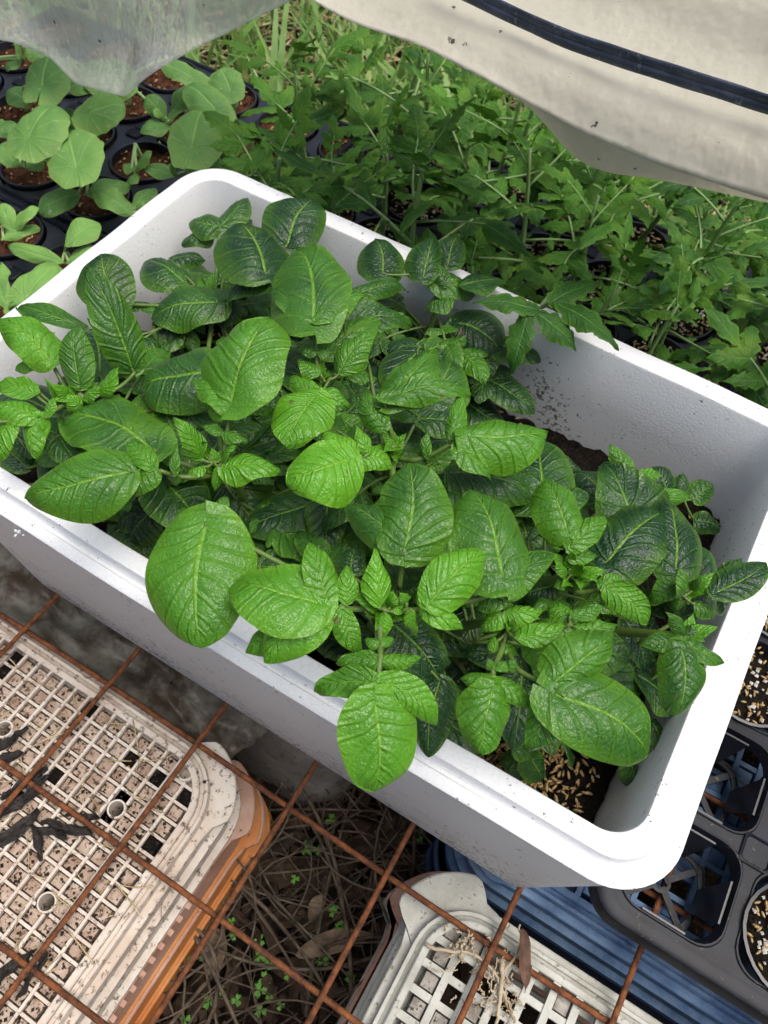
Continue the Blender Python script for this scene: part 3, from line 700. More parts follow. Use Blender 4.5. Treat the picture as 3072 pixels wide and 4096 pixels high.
LEAVES = """
L 1 .55
R A 990 790 .330 A 972 960 .315
A 996 772 .332 1165 392 .350 372 r
A 985 800 .330 838 662 .325 105 o
A 1000 775 .326 1180 812 .318 90 o
A 962 895 .322 1072 932 .322 62 l
A 958 900 .322 872 865 .322 48 l
L 1 .35
A 905 640 .300 588 700 .285 300 r
L 1 .55
R A 690 1060 .325 A 830 1090 .315
A 565 1064 .325 98 1178 .315 315 o
A 655 1050 .327 545 932 .325 105 o
A 665 1055 .327 572 1170 .315 105 o
A 755 1082 .325 765 948 .335 45 l
A 740 1068 .322 765 1132 .310 52 l
L 1 .45
R A 660 970 .300 A 800 1035 .300
A 660 968 .300 260 820 .290 320 r
L 1 .75
A 870 1010 .318 762 832 .345 112 l
A 962 1050 .318 1212 1058 .320 140 o
A 945 1045 .315 925 1150 .305 52 l
A 885 1045 .315 800 1085 .312 48 l
A 960 1010 .315 1010 950 .330 70 l
A 900 990 .312 880 930 .330 50 l
L 2 .45
R A 1356 430 .325 A 1372 620 .305
A 1352 420 .325 1278 88 .315 350 r
A 1362 418 .325 1600 292 .312 115 o
A 1350 415 .322 1160 270 .312 110 o
A 1370 552 .315 1288 538 .315 52 l
A 1372 552 .315 1432 552 .315 40 l
L 2 .6
A 1466 642 .310 1632 448 .322 132 l
A 1470 640 .308 1596 592 .302 62 l
A 1385 645 .305 1284 578 .308 90 l
A 1372 740 .312 1248 652 .310 100 o
L 2 .75
A 1362 738 .330 1236 948 .330 262 r
A 1380 725 .318 1512 790 .312 78 l
L 2 .5
A 1400 560 .29 1660 380 .285 130 o
A 1290 700 .28 1180 640 .27 110 o
L 3 .8
R A 1512 1012 .330 B 180 745 .318
A 1508 1012 .332 1235 1110 .330 262 r
A 1540 1005 .330 1386 896 .330 112 l
A 1592 990 .325 1543 868 .332 72 l
B 200 740 .322 330 765 .318 100 o
L 3 .55
R B 305 560 .330 B 325 650 .315
B 300 548 .330 492 345 .322 165 o
B 298 525 .335 612 502 .330 95 o
B 300 630 .325 222 498 .325 98 o
L 3 .6
R B 602 662 .330 B 525 695 .322 B 405 745 .310
B 606 660 .332 884 640 .325 198 r
B 547 678 .328 686 815 .318 90 l
B 531 672 .326 562 498 .330 70 l
B 450 740 .315 455 640 .325 45 l
B 470 720 .315 440 750 .300 50 l
L 3 .45
R B 370 1062 .342 B 352 1200 .320
B 372 1055 .342 385 745 .350 280 r
B 357 1050 .340 158 898 .330 150 o
B 375 1055 .340 547 940 .330 118 o
L 3 .35
B 540 790 .285 835 870 .275 180 o
B 60 300 .285 405 250 .275 125 o
B 165 182 .290 380 130 .280 80 o
L 4 .5
R B 720 1185 .340 C 720 330 .330
B 718 1165 .342 610 838 .340 285 r
C 728 330 .335 902 182 .335 122 o
C 722 335 .332 622 385 .322 105 o
L 4 .75
R C 440 375 .342 C 380 390 .335
C 458 368 .345 664 178 .345 195 o
C 440 375 .343 442 245 .350 62 l
C 430 382 .342 582 458 .335 92 l
C 392 390 .340 418 486 .325 46 l
C 378 365 .338 355 330 .345 40 l
L 4 .8
C 280 380 .342 268 168 .355 98 l
C 302 402 .340 290 502 .330 62 l
C 320 380 .335 330 320 .345 50 l
C 260 370 .335 225 375 .330 30 l
C 330 395 .338 365 400 .335 30 l
L 4 .65
R C 268 712 .340 C 285 560 .340 C 285 430 .335
C 264 715 .340 264 1042 .315 300 r
C 270 650 .340 46 678 .325 118 o
C 284 640 .340 490 796 .325 118 o
C 285 575 .340 125 576 .332 72 l
C 290 572 .340 437 556 .332 62 l
C 280 515 .338 228 492 .335 40 l
C 288 512 .338 335 492 .335 38 l
L 4 .7
R F 1290 2418 .338 C 150 382 .336 C 245 380 .33
F 1278 2415 .340 925 2330 .335 265 r
F 1290 2425 .338 1050 2650 .325 235 o
F 1130 2540 .320 975 2610 .310 120 l
C 92 358 .340 36 146 .345 135 o
C 168 370 .338 165 228 .345 82 l
C 150 385 .336 218 548 .322 98 o
L 4 .3
C 180 262 .315 205 158 .315 120 o
C 350 240 .290 472 252 .285 66 o
C 330 440 .290 500 640 .275 215 r
C 495 640 .280 455 915 .265 190 o
L 4 .55
F 822 2098 .338 800 2592 .318 448 r
F 850 2090 .330 905 1985 .335 100 o
F 800 2090 .330 700 2040 .325 90 o
L 5 .6
R C 688 650 .330 C 685 600 .325 C 720 520 .315
C 685 668 .332 648 906 .318 192 r
C 692 640 .330 566 630 .325 68 l
C 692 636 .330 838 738 .322 78 l
C 690 600 .326 772 590 .325 38 l
C 685 600 .326 668 562 .330 34 l
L 5 .5
R C 885 652 .335 C 770 600 .325 C 735 520 .310
C 890 655 .336 1120 468 .340 205 o
C 900 690 .336 1246 902 .320 300 r
C 893 682 .335 808 896 .318 145 o
C 765 605 .325 740 570 .330 40 l
L 5 .75
C 722 395 .325 866 386 .325 72 l
C 766 492 .325 944 442 .325 92 l
C 716 400 .325 640 468 .315 84 l
C 810 492 .315 852 606 .300 80 o
C 700 500 .315 660 520 .31 60 l
C 720 520 .315 775 548 .31 50 l
C 745 470 .318 760 425 .33 40 l
L 5 .6
R C 960 440 .32 C 880 470 .31
C 958 412 .322 1078 372 .322 66 l
C 978 452 .322 1132 440 .318 78 l
C 945 410 .318 880 370 .31 85 o
L 5 .3
C 800 905 .20 705 935 .185 100 o
C 815 905 .205 868 992 .18 110 r
C 795 915 .20 775 1005 .18 80 o
C 930 850 .22 968 938 .19 80 o
C 760 880 .22 850 860 .21 120 o
L 6 .55
R B 950 1000 .310 C 950 175 .305 C 940 230 .295
B 950 1000 .312 872 806 .312 180 r
B 956 1055 .310 1086 938 .310 105 o
B 945 1050 .308 845 1008 .300 62 l
C 945 215 .305 1060 195 .300 60 l
L 6 .3
R C 1080 225 .290 C 1000 280 .285
C 1085 222 .292 1290 40 .290 270 r
L 6 .7
R C 1065 312 .305 C 985 325 .295
C 1088 310 .308 1236 442 .298 115 o
C 1056 312 .306 1144 262 .305 62 l
C 1070 330 .304 1075 380 .290 45 l
L 6 .75
C 950 260 .30 905 215 .315 50 l
C 970 265 .30 1000 225 .315 48 l
C 935 290 .298 900 310 .295 46 l
C 985 285 .30 1030 300 .295 44 l
C 955 240 .30 960 195 .32 38 l
L 6 .25
C 900 300 .27 780 330 .26 130 o
C 1150 420 .245 1225 612 .225 130 o
L 7 .4
R C 1352 520 .295 C 1358 490 .285
C 1350 528 .296 1328 768 .280 178 r
C 1350 502 .295 1200 512 .290 80 l
C 1362 500 .295 1510 578 .285 88 l
C 1366 482 .290 1298 398 .305 52 l
C 1370 480 .288 1440 450 .29 50 l
L 7 .2
C 1250 795 .215 1310 918 .195 95 o
C 1172 925 .20 1190 1022 .18 90 o
C 1235 920 .20 1260 950 .19 60 o
C 1330 560 .24 1460 680 .23 120 o
C 1200 620 .23 1330 760 .21 140 o
L 8 .2
R C 1475 325 .285 C 1420 330 .28
C 1470 330 .290 1662 218 .295 145 o
C 1480 335 .285 1505 402 .270 72 o
C 1490 270 .275 1570 205 .275 70 l
L 8 .5
C 1340 300 .288 1240 372 .275 88 o
C 1360 340 .288 1352 242 .305 62 l
C 1400 370 .282 1470 420 .275 60 l
C 1345 350 .28 1330 400 .27 50 l
C 1390 320 .285 1420 270 .30 44 l
L 8 .2
R B 1335 1130 .285 C 1340 280 .27
B 1332 1128 .290 1300 876 .285 215 r
L 9 .4
R A 580 640 .290 A 480 720 .285
A 572 622 .282 388 176 .335 215 o
A 560 600 .28 372 400 .300 110 l
L 9 .4
A 350 440 .290 66 344 .285 120 o
A 345 692 .300 328 425 .322 165 o
L 9 .75
R A 222 592 .300 A 280 700 .29
A 222 595 .302 -20 395 .310 205 o
A 210 575 .300 232 455 .300 62 o
A 160 600 .295 60 620 .285 70 o
L 9 .8
R A -20 850 .308 A 150 822 .305 A 270 780 .295
A 150 828 .306 -30 770 .305 135 o
A 152 815 .306 155 1012 .290 122 o
A 42 842 .306 -10 1020 .290 122 o
A 202 832 .303 232 742 .308 58 l
A 150 730 .30 -20 680 .295 110 o
A 165 720 .298 70 655 .295 60 l
L 9 .75
A 430 735 .300 512 612 .318 82 l
A 350 790 .295 290 740 .305 80 o
A 300 740 .295 220 690 .31 55 l
A 360 760 .295 440 700 .305 60 l
A 260 780 .29 190 660 .31 40 l
L 9 .15
A 120 1050 .21 20 960 .20 150 o
A 200 1010 .22 330 1150 .21 170 o
A 420 1110 .21 520 1200 .20 170 r
A 60 900 .23 140 1040 .21 120 o
L 12 .12
A 560 480 .24 700 520 .23 150 o
A 480 560 .24 560 680 .23 150 o
A 690 430 .23 850 480 .22 150 r
A 1000 330 .24 950 440 .23 130 o
L 10 .15
F 1530 1096 .268 1498 950 .272 195 r
F 1690 1118 .268 1735 938 .275 150 o
F 1790 1068 .265 1838 940 .270 135 o
L 10 .35
F 1850 1140 .262 2028 1118 .262 118 o
F 1785 1150 .262 1726 1042 .270 66 l
F 1800 1180 .255 1700 1240 .245 110 o
F 1720 1130 .26 1900 1180 .25 120 o
L 10 .15
B 558 258 .232 715 365 .225 230 r
B 640 350 .215 690 475 .200 125 o
B 480 300 .21 460 390 .19 120 o
L 11 .6
B 1152 822 .232 1098 688 .245 92 l
B 1158 830 .232 1284 790 .232 72 l
B 1168 862 .235 1390 868 .228 82 o
B 1130 810 .228 1060 770 .225 60 l
L 11 .3
B 1300 850 .215 1255 765 .220 110 r
B 1400 880 .205 1468 828 .205 92 r
B 1345 850 .212 1360 790 .215 70 o
B 1400 960 .19 1490 1000 .18 80 o
L 11 .2
B 1082 882 .240 982 782 .240 135 r
B 820 790 .235 930 788 .235 82 o
B 900 750 .225 1000 790 .220 70 o
L 12 .2
F 1148 982 .262 1262 792 .272 255 r
L 12 .3
F 1062 1092 .285 945 880 .290 300 r
A 1150 225 .275 975 325 .262 140 o
L 12 .35
F 882 906 .240 985 782 .245 125 o
F 880 906 .240 752 888 .235 115 o
F 840 935 .232 722 975 .225 75 o
F 905 900 .235 1010 880 .225 110 o
L 12 .25
A 505 335 .262 438 118 .275 255 r
A 545 345 .25 650 335 .24 60 o
L 12 .3
A 940 335 .250 648 395 .240 200 r
A 805 255 .240 625 150 .235 195 o
A 740 150 .24 890 150 .235 70 o
L 12 .15
A 965 1090 .262 1130 1310 .245 330 r
A 1200 1230 .250 1440 1340 .235 190 o
A 560 1160 .22 390 1230 .21 160 o
A 640 1250 .225 560 1370 .21 170 r
A 660 1230 .22 500 1290 .21 150 r
"""
STEMBASE = {}
def build_potatoes():
    roots, parents = {}, {}
    for k, (f, x, y, z, lab) in PLANTS.items():
        a = fz(f, x, y, z); b = a.copy(); b[2] = SOILZ - .002
        b[:2] = .75 * b[:2] + .25 * np.array((BL * .5, BW * .45)); b[0] = np.clip(b[0], .05, BL - .05); b[1] = np.clip(b[1], .05, BW - .05)
        r = empty('potato_plant', b, lab, 'potato plant', 'potato plants growing in the foam box'); roots[k] = (r, a, b)
        mb = MB(); mb.tube(bez(b, np.array((b[0], b[1], (a[2] + b[2]) / 2)), a, 10), np.linspace(.0044, .0024, 10), 8)
        link('stem', mb.mesh('stem', M_STEM, off=b), r)
    cur = None; seed = 100
    def flush(c):
        if not c: return
        root, apex, off = roots[c['p']]
        rach = list(c['R'])
        if not rach: rach = [np.mean([l[0] for l in c['l']], axis=0)]
        node = apex.copy(); node[2] = min(apex[2] - .008, rach[-1][2] - .01); node[2] = max(node[2], SOILZ + .03)
        tt = (node[2] - off[2]) / (apex[2] - off[2]); node[:2] = off[:2] + (apex[:2] - off[:2]) * tt
        pts = rach + [node]
        mb = MB()
        P = []
        for i in range(len(pts) - 1):
            n = 8; mid = (pts[i] + pts[i + 1]) / 2 + (0, 0, -.004); P.append(bez(pts[i], mid, pts[i + 1], n)[: n - 1 if i < len(pts) - 2 else n])
        P = np.concatenate(P); mb.tube(P, np.linspace(.0012, .0021, len(P)), 6)
        for (b, *_r) in c['l']:                           # petiolules from the rachis to each leaflet
            d = np.linalg.norm(P - b, axis=1); q = P[d.argmin()]
            if d.min() > .002: mb.tube(bez(b, (b + q) / 2 + (0, 0, -.003), q, 5), .0010, 5)
        lo = link('leaf', mb.mesh('leaf', M_STEM, off=off), root)
        for (b, t, w, kd, sd) in c['l']:
            g = np.random.default_rng(sd)
            e1 = (t - b) / np.linalg.norm(t - b); up = np.array((0, -.10, 1.0)) + g.normal(0, .16, 3) * (1, 1, 0)
            nn = up - e1 * (up @ e1); nn /= np.linalg.norm(nn); e2 = np.cross(nn, e1)
            wd = px_width((b + t) / 2, e2, w); Ln = np.linalg.norm(t - b); wd = min(wd, Ln * 1.25)
            big = Ln > .035
            V, F, UV = leaf_geo(b, t, nn, wd, kd, bow=g.uniform(.05, .15), cup=g.uniform(.25, .62), quilt=g.uniform(.015, .024) if big else .011, wave=g.uniform(.02, .065), nu=29 if big else 17, nv=36 if big else 22, nlat=g.uniform(5.2, 7.2) if big else g.uniform(5, 7), seed=sd)
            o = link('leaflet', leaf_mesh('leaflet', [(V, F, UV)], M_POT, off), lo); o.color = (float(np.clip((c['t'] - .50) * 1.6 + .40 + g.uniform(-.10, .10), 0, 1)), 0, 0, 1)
    for ln in LEAVES.strip().splitlines():
        w = ln.split()
        if w[0] == 'L': flush(cur); cur = {'p': int(w[1]), 't': float(w[2]), 'R': [], 'l': []}
        elif w[0] == 'R':
            q = w[1:]; cur['R'] += [fz(q[i], float(q[i + 1]), float(q[i + 2]), float(q[i + 3])) for i in range(0, len(q), 4)]
        else:
            f, v = w[0], [float(a) for a in w[1:8]]; seed += 1
            cur['l'].append((fz(f, v[0], v[1], v[2]), fz(f, v[3], v[4], v[5]), v[6] / FRAMES[f][2], w[8], seed))
    flush(cur)
    # lower, shaded leaves that fill the space under the canopy, and the tuft of young leaves at each tip
    g = np.random.default_rng(21)
    for k, (root, apex, off) in roots.items():
        n_low = 15 if k not in (11, 7, 8) else 5
        for j in range(n_low):
            az = j * 2.4 + g.uniform(-.4, .4); zb = g.uniform(.165, min(.265, apex[2] - .025)); tt = (zb - off[2]) / (apex[2] - off[2])
            s0 = off + (apex - off) * tt; ln = g.uniform(.035, .065); d = np.array((math.cos(az), math.sin(az), 0))
            e = s0 + d * ln + (0, 0, g.uniform(.0, .02))
            e[0] = np.clip(e[0], .035, BL - .035); e[1] = np.clip(e[1], .035, BW - .035)
            if e[0] > .36 and e[1] < .075 and k != 4: continue                # the near right corner stays bare
            if e[1] > .235 and e[0] > .36: continue
            mb = MB(); mb.tube(bez(s0, (s0 + e) / 2 + (0, 0, .008), e, 7), .0013, 5); lo = link('leaf', mb.mesh('leaf', M_STEM, off=off), root)
            for q, (da, sc) in enumerate(((0, 1.0), (1.2, .62), (-1.2, .62))):
                L = g.uniform(.045, .062) * sc; b = e - d * (.006 if q else 0); dd = np.array((math.cos(az + da), math.sin(az + da), g.uniform(-.35, .1)))
                t = b + dd * L; t[0] = np.clip(t[0], .03, BL - .03); t[1] = np.clip(t[1], .03, BW - .03)
                V, F, UV = leaf_geo(b, t, (0, 0, 1), np.linalg.norm(t - b) * .78, 'o', seed=int(g.integers(1e6)), nu=17, nv=20, quilt=.02)
                o = link('leaflet', leaf_mesh('leaflet', [(V, F, UV)], M_POT, off), lo); o.color = (float(g.uniform(0, .1) + max(0, zb - .23) * 3), 0, 0, 1)  # darkened leaf tone stands in for shade under the canopy, easing with height
        for j in range(9 if k not in (7, 8, 11) else 3):            # middle storey: small side leaves between the big ones
            az = j * 2.4 + 1.1 + g.uniform(-.4, .4); zb = g.uniform(.215, max(.22, min(.285, apex[2] - .02))); tt = (zb - off[2]) / (apex[2] - off[2])
            s0 = off + (apex - off) * tt; ln = g.uniform(.022, .055); d = np.array((math.cos(az), math.sin(az), 0)); e = s0 + d * ln + (0, 0, g.uniform(.0, .012))
            if not (.04 < e[0] < BL - .04 and .04 < e[1] < BW - .05) or (e[0] > .40 and (e[1] < .09 or e[1] > .22)): continue
            mb = MB(); mb.tube(bez(s0, (s0 + e) / 2 + (0, 0, .006), e, 7), .0011, 5); lo = link('leaf', mb.mesh('leaf', M_STEM, off=off), root); tn = g.uniform(.15, .55)
            for q, (da, sc, bk) in enumerate(((0, 1.0, 0), (1.1, .6, .004), (-1.1, .6, .004), (1.3, .4, .016), (-1.3, .4, .016))):
                L = g.uniform(.028, .042) * sc; b = e - d * bk; dd = np.array((math.cos(az + da), math.sin(az + da), g.uniform(-.4, .15))); t = b + dd * L
                V, F, UV = leaf_geo(b, t, (g.normal(0, .2), g.normal(0, .2), 1), L * g.uniform(.58, .75), 'o' if q < 3 else 'l', seed=int(g.integers(1e6)), nu=13, nv=18, quilt=.016, cup=g.uniform(.2, .5), wave=.05)
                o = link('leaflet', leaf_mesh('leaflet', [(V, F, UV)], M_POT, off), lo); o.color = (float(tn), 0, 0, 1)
        for j in range(7):
            az = j * 2.39 + k; L = g.uniform(.010, .022); d = np.array((math.cos(az), math.sin(az), g.uniform(.5, 1.3))); d /= np.linalg.norm(d)
            b = apex + (0, 0, g.uniform(-.012, .0)); t = b + d * L
            V, F, UV = leaf_geo(b, t, np.array((0, 0, 1.)) - d * .6, L * .5, 'l', bow=.12, cup=-.2, nu=9, nv=12, quilt=.03, seed=int(g.integers(1e6)))
            o = link('young_leaf', leaf_mesh('young_leaf', [(V, F, UV)], M_POT, off), root); o.color = (.8, 0, 0, 1)
build_potatoes()

# ---------------------------------------------------------------- squash seedlings
def ordinal_label(fmt, i, j): return fmt.format(ORD[i], ORD[j])
SQ_SPEC = {  # (column,row) of the tray: list of blades: base px, z, tip px, z, width px, kind, tone
}
SQ = """
P -.366 .435 squash seedling with a tilted squarish leaf at the left edge of the photo, second column
S 210 655 .150 415 395 .165 350 s .5
S 175 865 .085 -15 690 .095 170 c .35
S 195 870 .085 318 790 .095 115 c .3
S 160 850 .09 70 780 .105 60 c .9
P -.262 .435 squash seedling with the roundest leaf, in the front row behind the box corner
S 562 868 .140 500 588 .150 410 s .55
S 590 1060 .085 285 1195 .075 190 c .25
S 622 1060 .085 955 985 .085 165 c .35
S 600 1030 .09 570 980 .11 50 c .9
P -.158 .435 squash seedling half hidden behind the white box corner
S 985 1215 .085 685 1030 .10 165 c .5
S 965 1185 .085 1145 1005 .09 130 c .35
S 1000 1160 .09 1060 1130 .10 60 c .8
P -.470 .435 squash seedling cut off by the left edge, front row
S 30 600 .085 -90 520 .09 130 c .35
S -10 640 .09 100 520 .10 130 c .35
P -.470 .5255 squash seedling with a large dark round leaf below the hanging film
S 308 268 .150 375 25 .160 335 s .3
S 235 395 .085 45 285 .09 165 c .25
S 225 395 .085 190 320 .105 60 c .9
P -.366 .5255 squash seedling with a folded leaf tipped to the right under the film
S 655 470 .140 915 400 .150 290 s .55
S 565 610 .085 480 425 .10 170 c .25
S 590 600 .085 690 660 .08 110 c .25
S 560 610 .09 505 535 .11 70 c .85
P -.262 .5255 small squash seedling with a curled young leaf beside the box corner
S 990 880 .085 905 850 .09 90 c .3
S 1000 890 .085 1110 745 .11 80 c .5
S 1000 900 .08 960 990 .08 90 c .35
P -.158 .5255 squash seedling with a broad pale leaf rising above the box corner
S 1412 722 .150 1500 428 .160 390 s .5
S 1645 885 .12 1335 735 .13 190 c .45
S 1300 935 .085 1058 860 .09 115 c .35
S 1310 930 .09 1250 850 .11 70 c .85
P -.366 .616 squash seedling with narrow upright seed leaves near the film tip
S 1215 520 .085 1075 330 .10 150 c .25
S 1240 540 .085 1425 215 .12 120 c .25
S 1262 560 .08 1035 605 .085 130 c .3
S 1200 500 .09 1130 440 .10 60 c .85
P -.262 .616 squash seedling with two overlapping grey green leaves
S 1590 442 .140 1370 250 .150 240 s .3
S 1600 440 .13 1690 300 .12 220 s .3
S 1620 540 .085 1560 450 .09 120 c .3
P -.262 .7065 squash seedling at the far edge of its tray beside the grass
S 1430 215 .14 1190 100 .15 150 s .35
S 1700 300 .15 1620 130 .16 250 s .3
P -.470 .616 squash seedling behind the hanging film
S 720 330 .12 470 225 .125 150 c .35
S 760 250 .13 700 60 .14 260 s .35
P -.366 .7065 squash seedling seen only through the hanging film
S 900 250 .12 780 60 .13 240 s .3
P -.574 .5255 squash seedling in the top left corner beside the tray rim
S 180 65 .10 35 110 .09 120 c .25
S 170 60 .10 110 -40 .12 120 c .4
P -.574 .616 squash seedling in the far left corner of its tray
S 300 30 .10 180 -40 .11 200 s .3
P -.158 .616 squash seedling half hidden by the broad pale leaf beside the tomatoes
S 1690 610 .10 1650 470 .115 170 c .3
S 1700 620 .10 1790 520 .11 150 c .3
P -.054 .5255 squash seedling just behind the box corner beside the first tomatoes
S 1720 850 .09 1640 740 .10 140 c .35
S 1730 850 .09 1850 800 .10 140 c .3
P -.300 .3225 pale squash seedling cut off by the left edge, first in the near tray
Z 85 540 .10 15 350 .12 120 c .9
Z 92 530 .10 238 372 .125 85 c .95
Z 5 590 .095 262 508 .10 85 c .8
P -.196 .3225 pale squash seedling tight against the left wall of the box
Z 430 752 .09 42 635 .095 115 c .75
Z 440 640 .11 660 480 .12 180 c .75
Z 440 745 .095 610 640 .11 115 c .8
P -.248 .232 pale squash seedling with a crinkled leaf leaning on the foam box
Z 170 985 .12 385 755 .125 240 s .85
Z 65 1065 .11 -10 745 .12 150 c .8
Z 60 1055 .11 100 1010 .13 60 c .9
"""
def build_squash():
    cur = None; seed = 900
    pots = {}
    for ln in SQ.strip().splitlines():
        w = ln.split()
        if w[0] == 'P':
            x, y = float(w[1]), float(w[2]); lab = ' '.join(w[3:])
            g = random.random()
            root = empty('squash_seedling', (x, y, PZ - .006), lab, 'squash seedling', 'squash seedlings in black pots'); off = np.array(root.location)
            top = off + (random.uniform(-.006, .006), random.uniform(-.006, .006), .032)
            mb = MB(); mb.tube(bez(off, (off + top) / 2 + (.003, 0, 0), top, 6), np.linspace(.0032, .0026, 6), 7); link('stem', mb.mesh('stem', M_SSTEM, off=off), root)
            cur = (root, off, top); continue
        root, off, top = cur; f = w[0]; v = [float(a) for a in w[1:8]]; seed += 1
        b, t = fz(f, v[0], v[1], v[2]), fz(f, v[3], v[4], v[5]); kd = w[8]; tone = float(w[9]); gg = np.random.default_rng(seed)
        e1 = (t - b) / np.linalg.norm(t - b); up = np.array((.05, -.25, 1.0)) + gg.normal(0, .14, 3); nn = up - e1 * (up @ e1); nn /= np.linalg.norm(nn); e2 = np.cross(nn, e1)
        wd = min(px_width((b + t) / 2, e2, v[6] / FRAMES[f][2]) * 1.06, np.linalg.norm(t - b) * 1.4)
        V, F, UV = leaf_geo(b, t, nn, wd, kd, bow=gg.uniform(.03, .12), cup=gg.uniform(.05, .40), quilt=.012, wave=gg.uniform(.03, .06), nu=25, nv=26, nlat=4, seed=seed)
        small = wd < .022
        nm = 'young_leaf' if small else ('true_leaf' if kd == 's' else 'seed_leaf')
        o = link(nm, leaf_mesh(nm, [(V, F, UV)], M_SQU, off), root); o.color = (tone, 0, 0, 1)
        mb = MB(); mb.tube(bez(top - (0, 0, .003), (top + b) / 2 + (0, 0, .006), b + e1 * .003, 7), np.linspace(.0023, .0016, 7), 6); link('leaf_stalk', mb.mesh('leaf_stalk', M_SSTEM, off=off), o)
    for j in range(4):
        for i in range(6):
            x, y = -.627 + (i + .5) * .104, .390 + (j + .5) * .0905
            place_pot(x, y, 'red', 'pot of reddish soil, {} from left in {} row of the far squash tray'.format(ORD[i], ORD[j]), 'pots of reddish soil in the squash trays')
    for j in range(4):
        for i in range(4):
            x, y = -.560 + (i + .5) * .104, .006 + (j + .5) * .0905
            if i < 1 or j < 1: continue
            place_pot(x, y, 'red', 'pot of reddish soil, {} from left in {} row of the near squash tray'.format(ORD[i], ORD[j]), 'pots of reddish soil in the squash trays')
build_squash()

# ---------------------------------------------------------------- tomato seedlings
def tomato_leaf_template(seed, L=.075):
    """one compound leaf lying along +x from the origin, arching"""
    g = np.random.default_rng(seed); parts = []; mb = MB()
    xs = np.linspace(0, L, 9); zz = .30 * xs - 2.6 * xs ** 2 * g.uniform(.6, 1.5)
    spine = np.stack([xs, .004 * np.sin(xs * 40 + seed), zz], 1)
    P = lambda u: np.array([np.interp(u, np.linspace(0, 1, 9), spine[:, k]) for k in range(3)])
    def lf(u, az, ln, w):
        b = P(u); d = np.array((math.cos(az), math.sin(az), g.uniform(-.35, .12)))
        parts.append(leaf_geo(b, b + d * ln, (g.normal(0, .2), g.normal(0, .2), 1), w, 't', bow=g.uniform(.02, .09), cup=g.uniform(.0, .3), quilt=.012, wave=.03, nu=7, nv=21, nlat=5, seed=int(g.integers(1e6))))
    lf(1.0, g.uniform(-.2, .2), g.uniform(.040, .054), g.uniform(.019, .027))
    for u, ln in ((.84, .036), (.52, .031)):
        for s in (-1, 1): lf(u + g.uniform(-.04, .04), s * g.uniform(.85, 1.2), ln * g.uniform(.8, 1.15), ln * g.uniform(.42, .62))
    for s in (-1, 1):
        if g.random() < .8: lf(.3, s * 1.2, .013, .007)
    me = leaf_mesh('leaf', parts, M_TOM)
    mb.tube(spine, np.linspace(.0015, .0009, 9), 5); rm = mb.mesh('leaf_stalk', M_TSTEM)
    return me, rm
TL = [tomato_leaf_template(s, L) for s, L in ((1, .062), (2, .078), (3, .085), (4, .055), (5, .07))]
TST = []
for s in range(4):
    g = np.random.default_rng(50 + s); H = .115 + .02 * s
    z = np.linspace(0, H, 10); mb = MB(); pts = np.stack([.010 * np.sin(z * 14 + s * 2), .010 * np.sin(z * 11 + s), z], 1); pts -= pts[0]
    mb.tube(pts, np.linspace(.0030, .0016, 10), 7); TST.append((mb.mesh('stem', M_TSTEM), pts))
def tomato(x, y, z, label, sc, seed, nleaf=7, group='tomato seedlings in black pots'):
    g = np.random.default_rng(seed)
    root = empty('tomato_seedling', (x, y, z), label, 'tomato seedling', group); root.rotation_euler = (g.normal(0, .09), g.normal(0, .09), g.uniform(0, 6.28))
    sm, pts = TST[seed % 4]; link('stem', sm, root, scale=sc)
    tone = g.uniform(.0, .5)
    for k in range(nleaf):
        u = .30 + .70 * k / (nleaf - 1); p = np.array([np.interp(u, np.linspace(0, 1, 10), pts[:, q]) for q in range(3)]) * sc
        me, rm = TL[int(g.integers(5))]; az = k * 2.399 + g.uniform(-.3, .3); el = -(.05 + 1.0 * u ** 3) + g.uniform(-.15, .15)
        s2 = sc * (1.08 - .55 * max(0, u - .55) / .45) * g.uniform(.85, 1.1)
        o = link('leaf', me, root, p, (g.normal(0, .25), el, az), s2); o.color = (float(np.clip(tone + .45 * max(0, u - .6) + g.uniform(-.1, .1), 0, 1)), 0, 0, 1)
        link('leaf_stalk', rm, o)
random.seed(17); sd_ = 300
for j in range(4):
    for i in range(6):
        x, y = -.060 + (i + .5) * .0905, .438 + (j + .5) * .0905; sd_ += 1
        place_pot(x, y, 'dark' if i > 0 else 'red', 'pot of husky soil, {} from left in {} row of the tomato tray'.format(ORD[i], ORD[j]), 'pots of husky soil in the tomato trays')
        tomato(x, y, PZ - .006, 'tomato seedling, {} from the left in the {} row behind the foam box'.format(ORD[i], ORD[j]), random.uniform(.95, 1.25), sd_)
for j in range(4):
    for i in range(2):
        x, y = .531 + (i + .5) * .0905, .432 + (j + .5) * .0905; sd_ += 1
        place_pot(x, y, 'dark', 'pot of husky soil, {} from left in {} row of the right hand tray'.format(ORD[i], ORD[j]), 'pots of husky soil in the tomato trays')
        tomato(x, y, PZ - .006, 'tomato seedling, {} from the left in the {} row of the right hand tray'.format(ORD[i], ORD[j]), random.uniform(.9, 1.15), sd_)
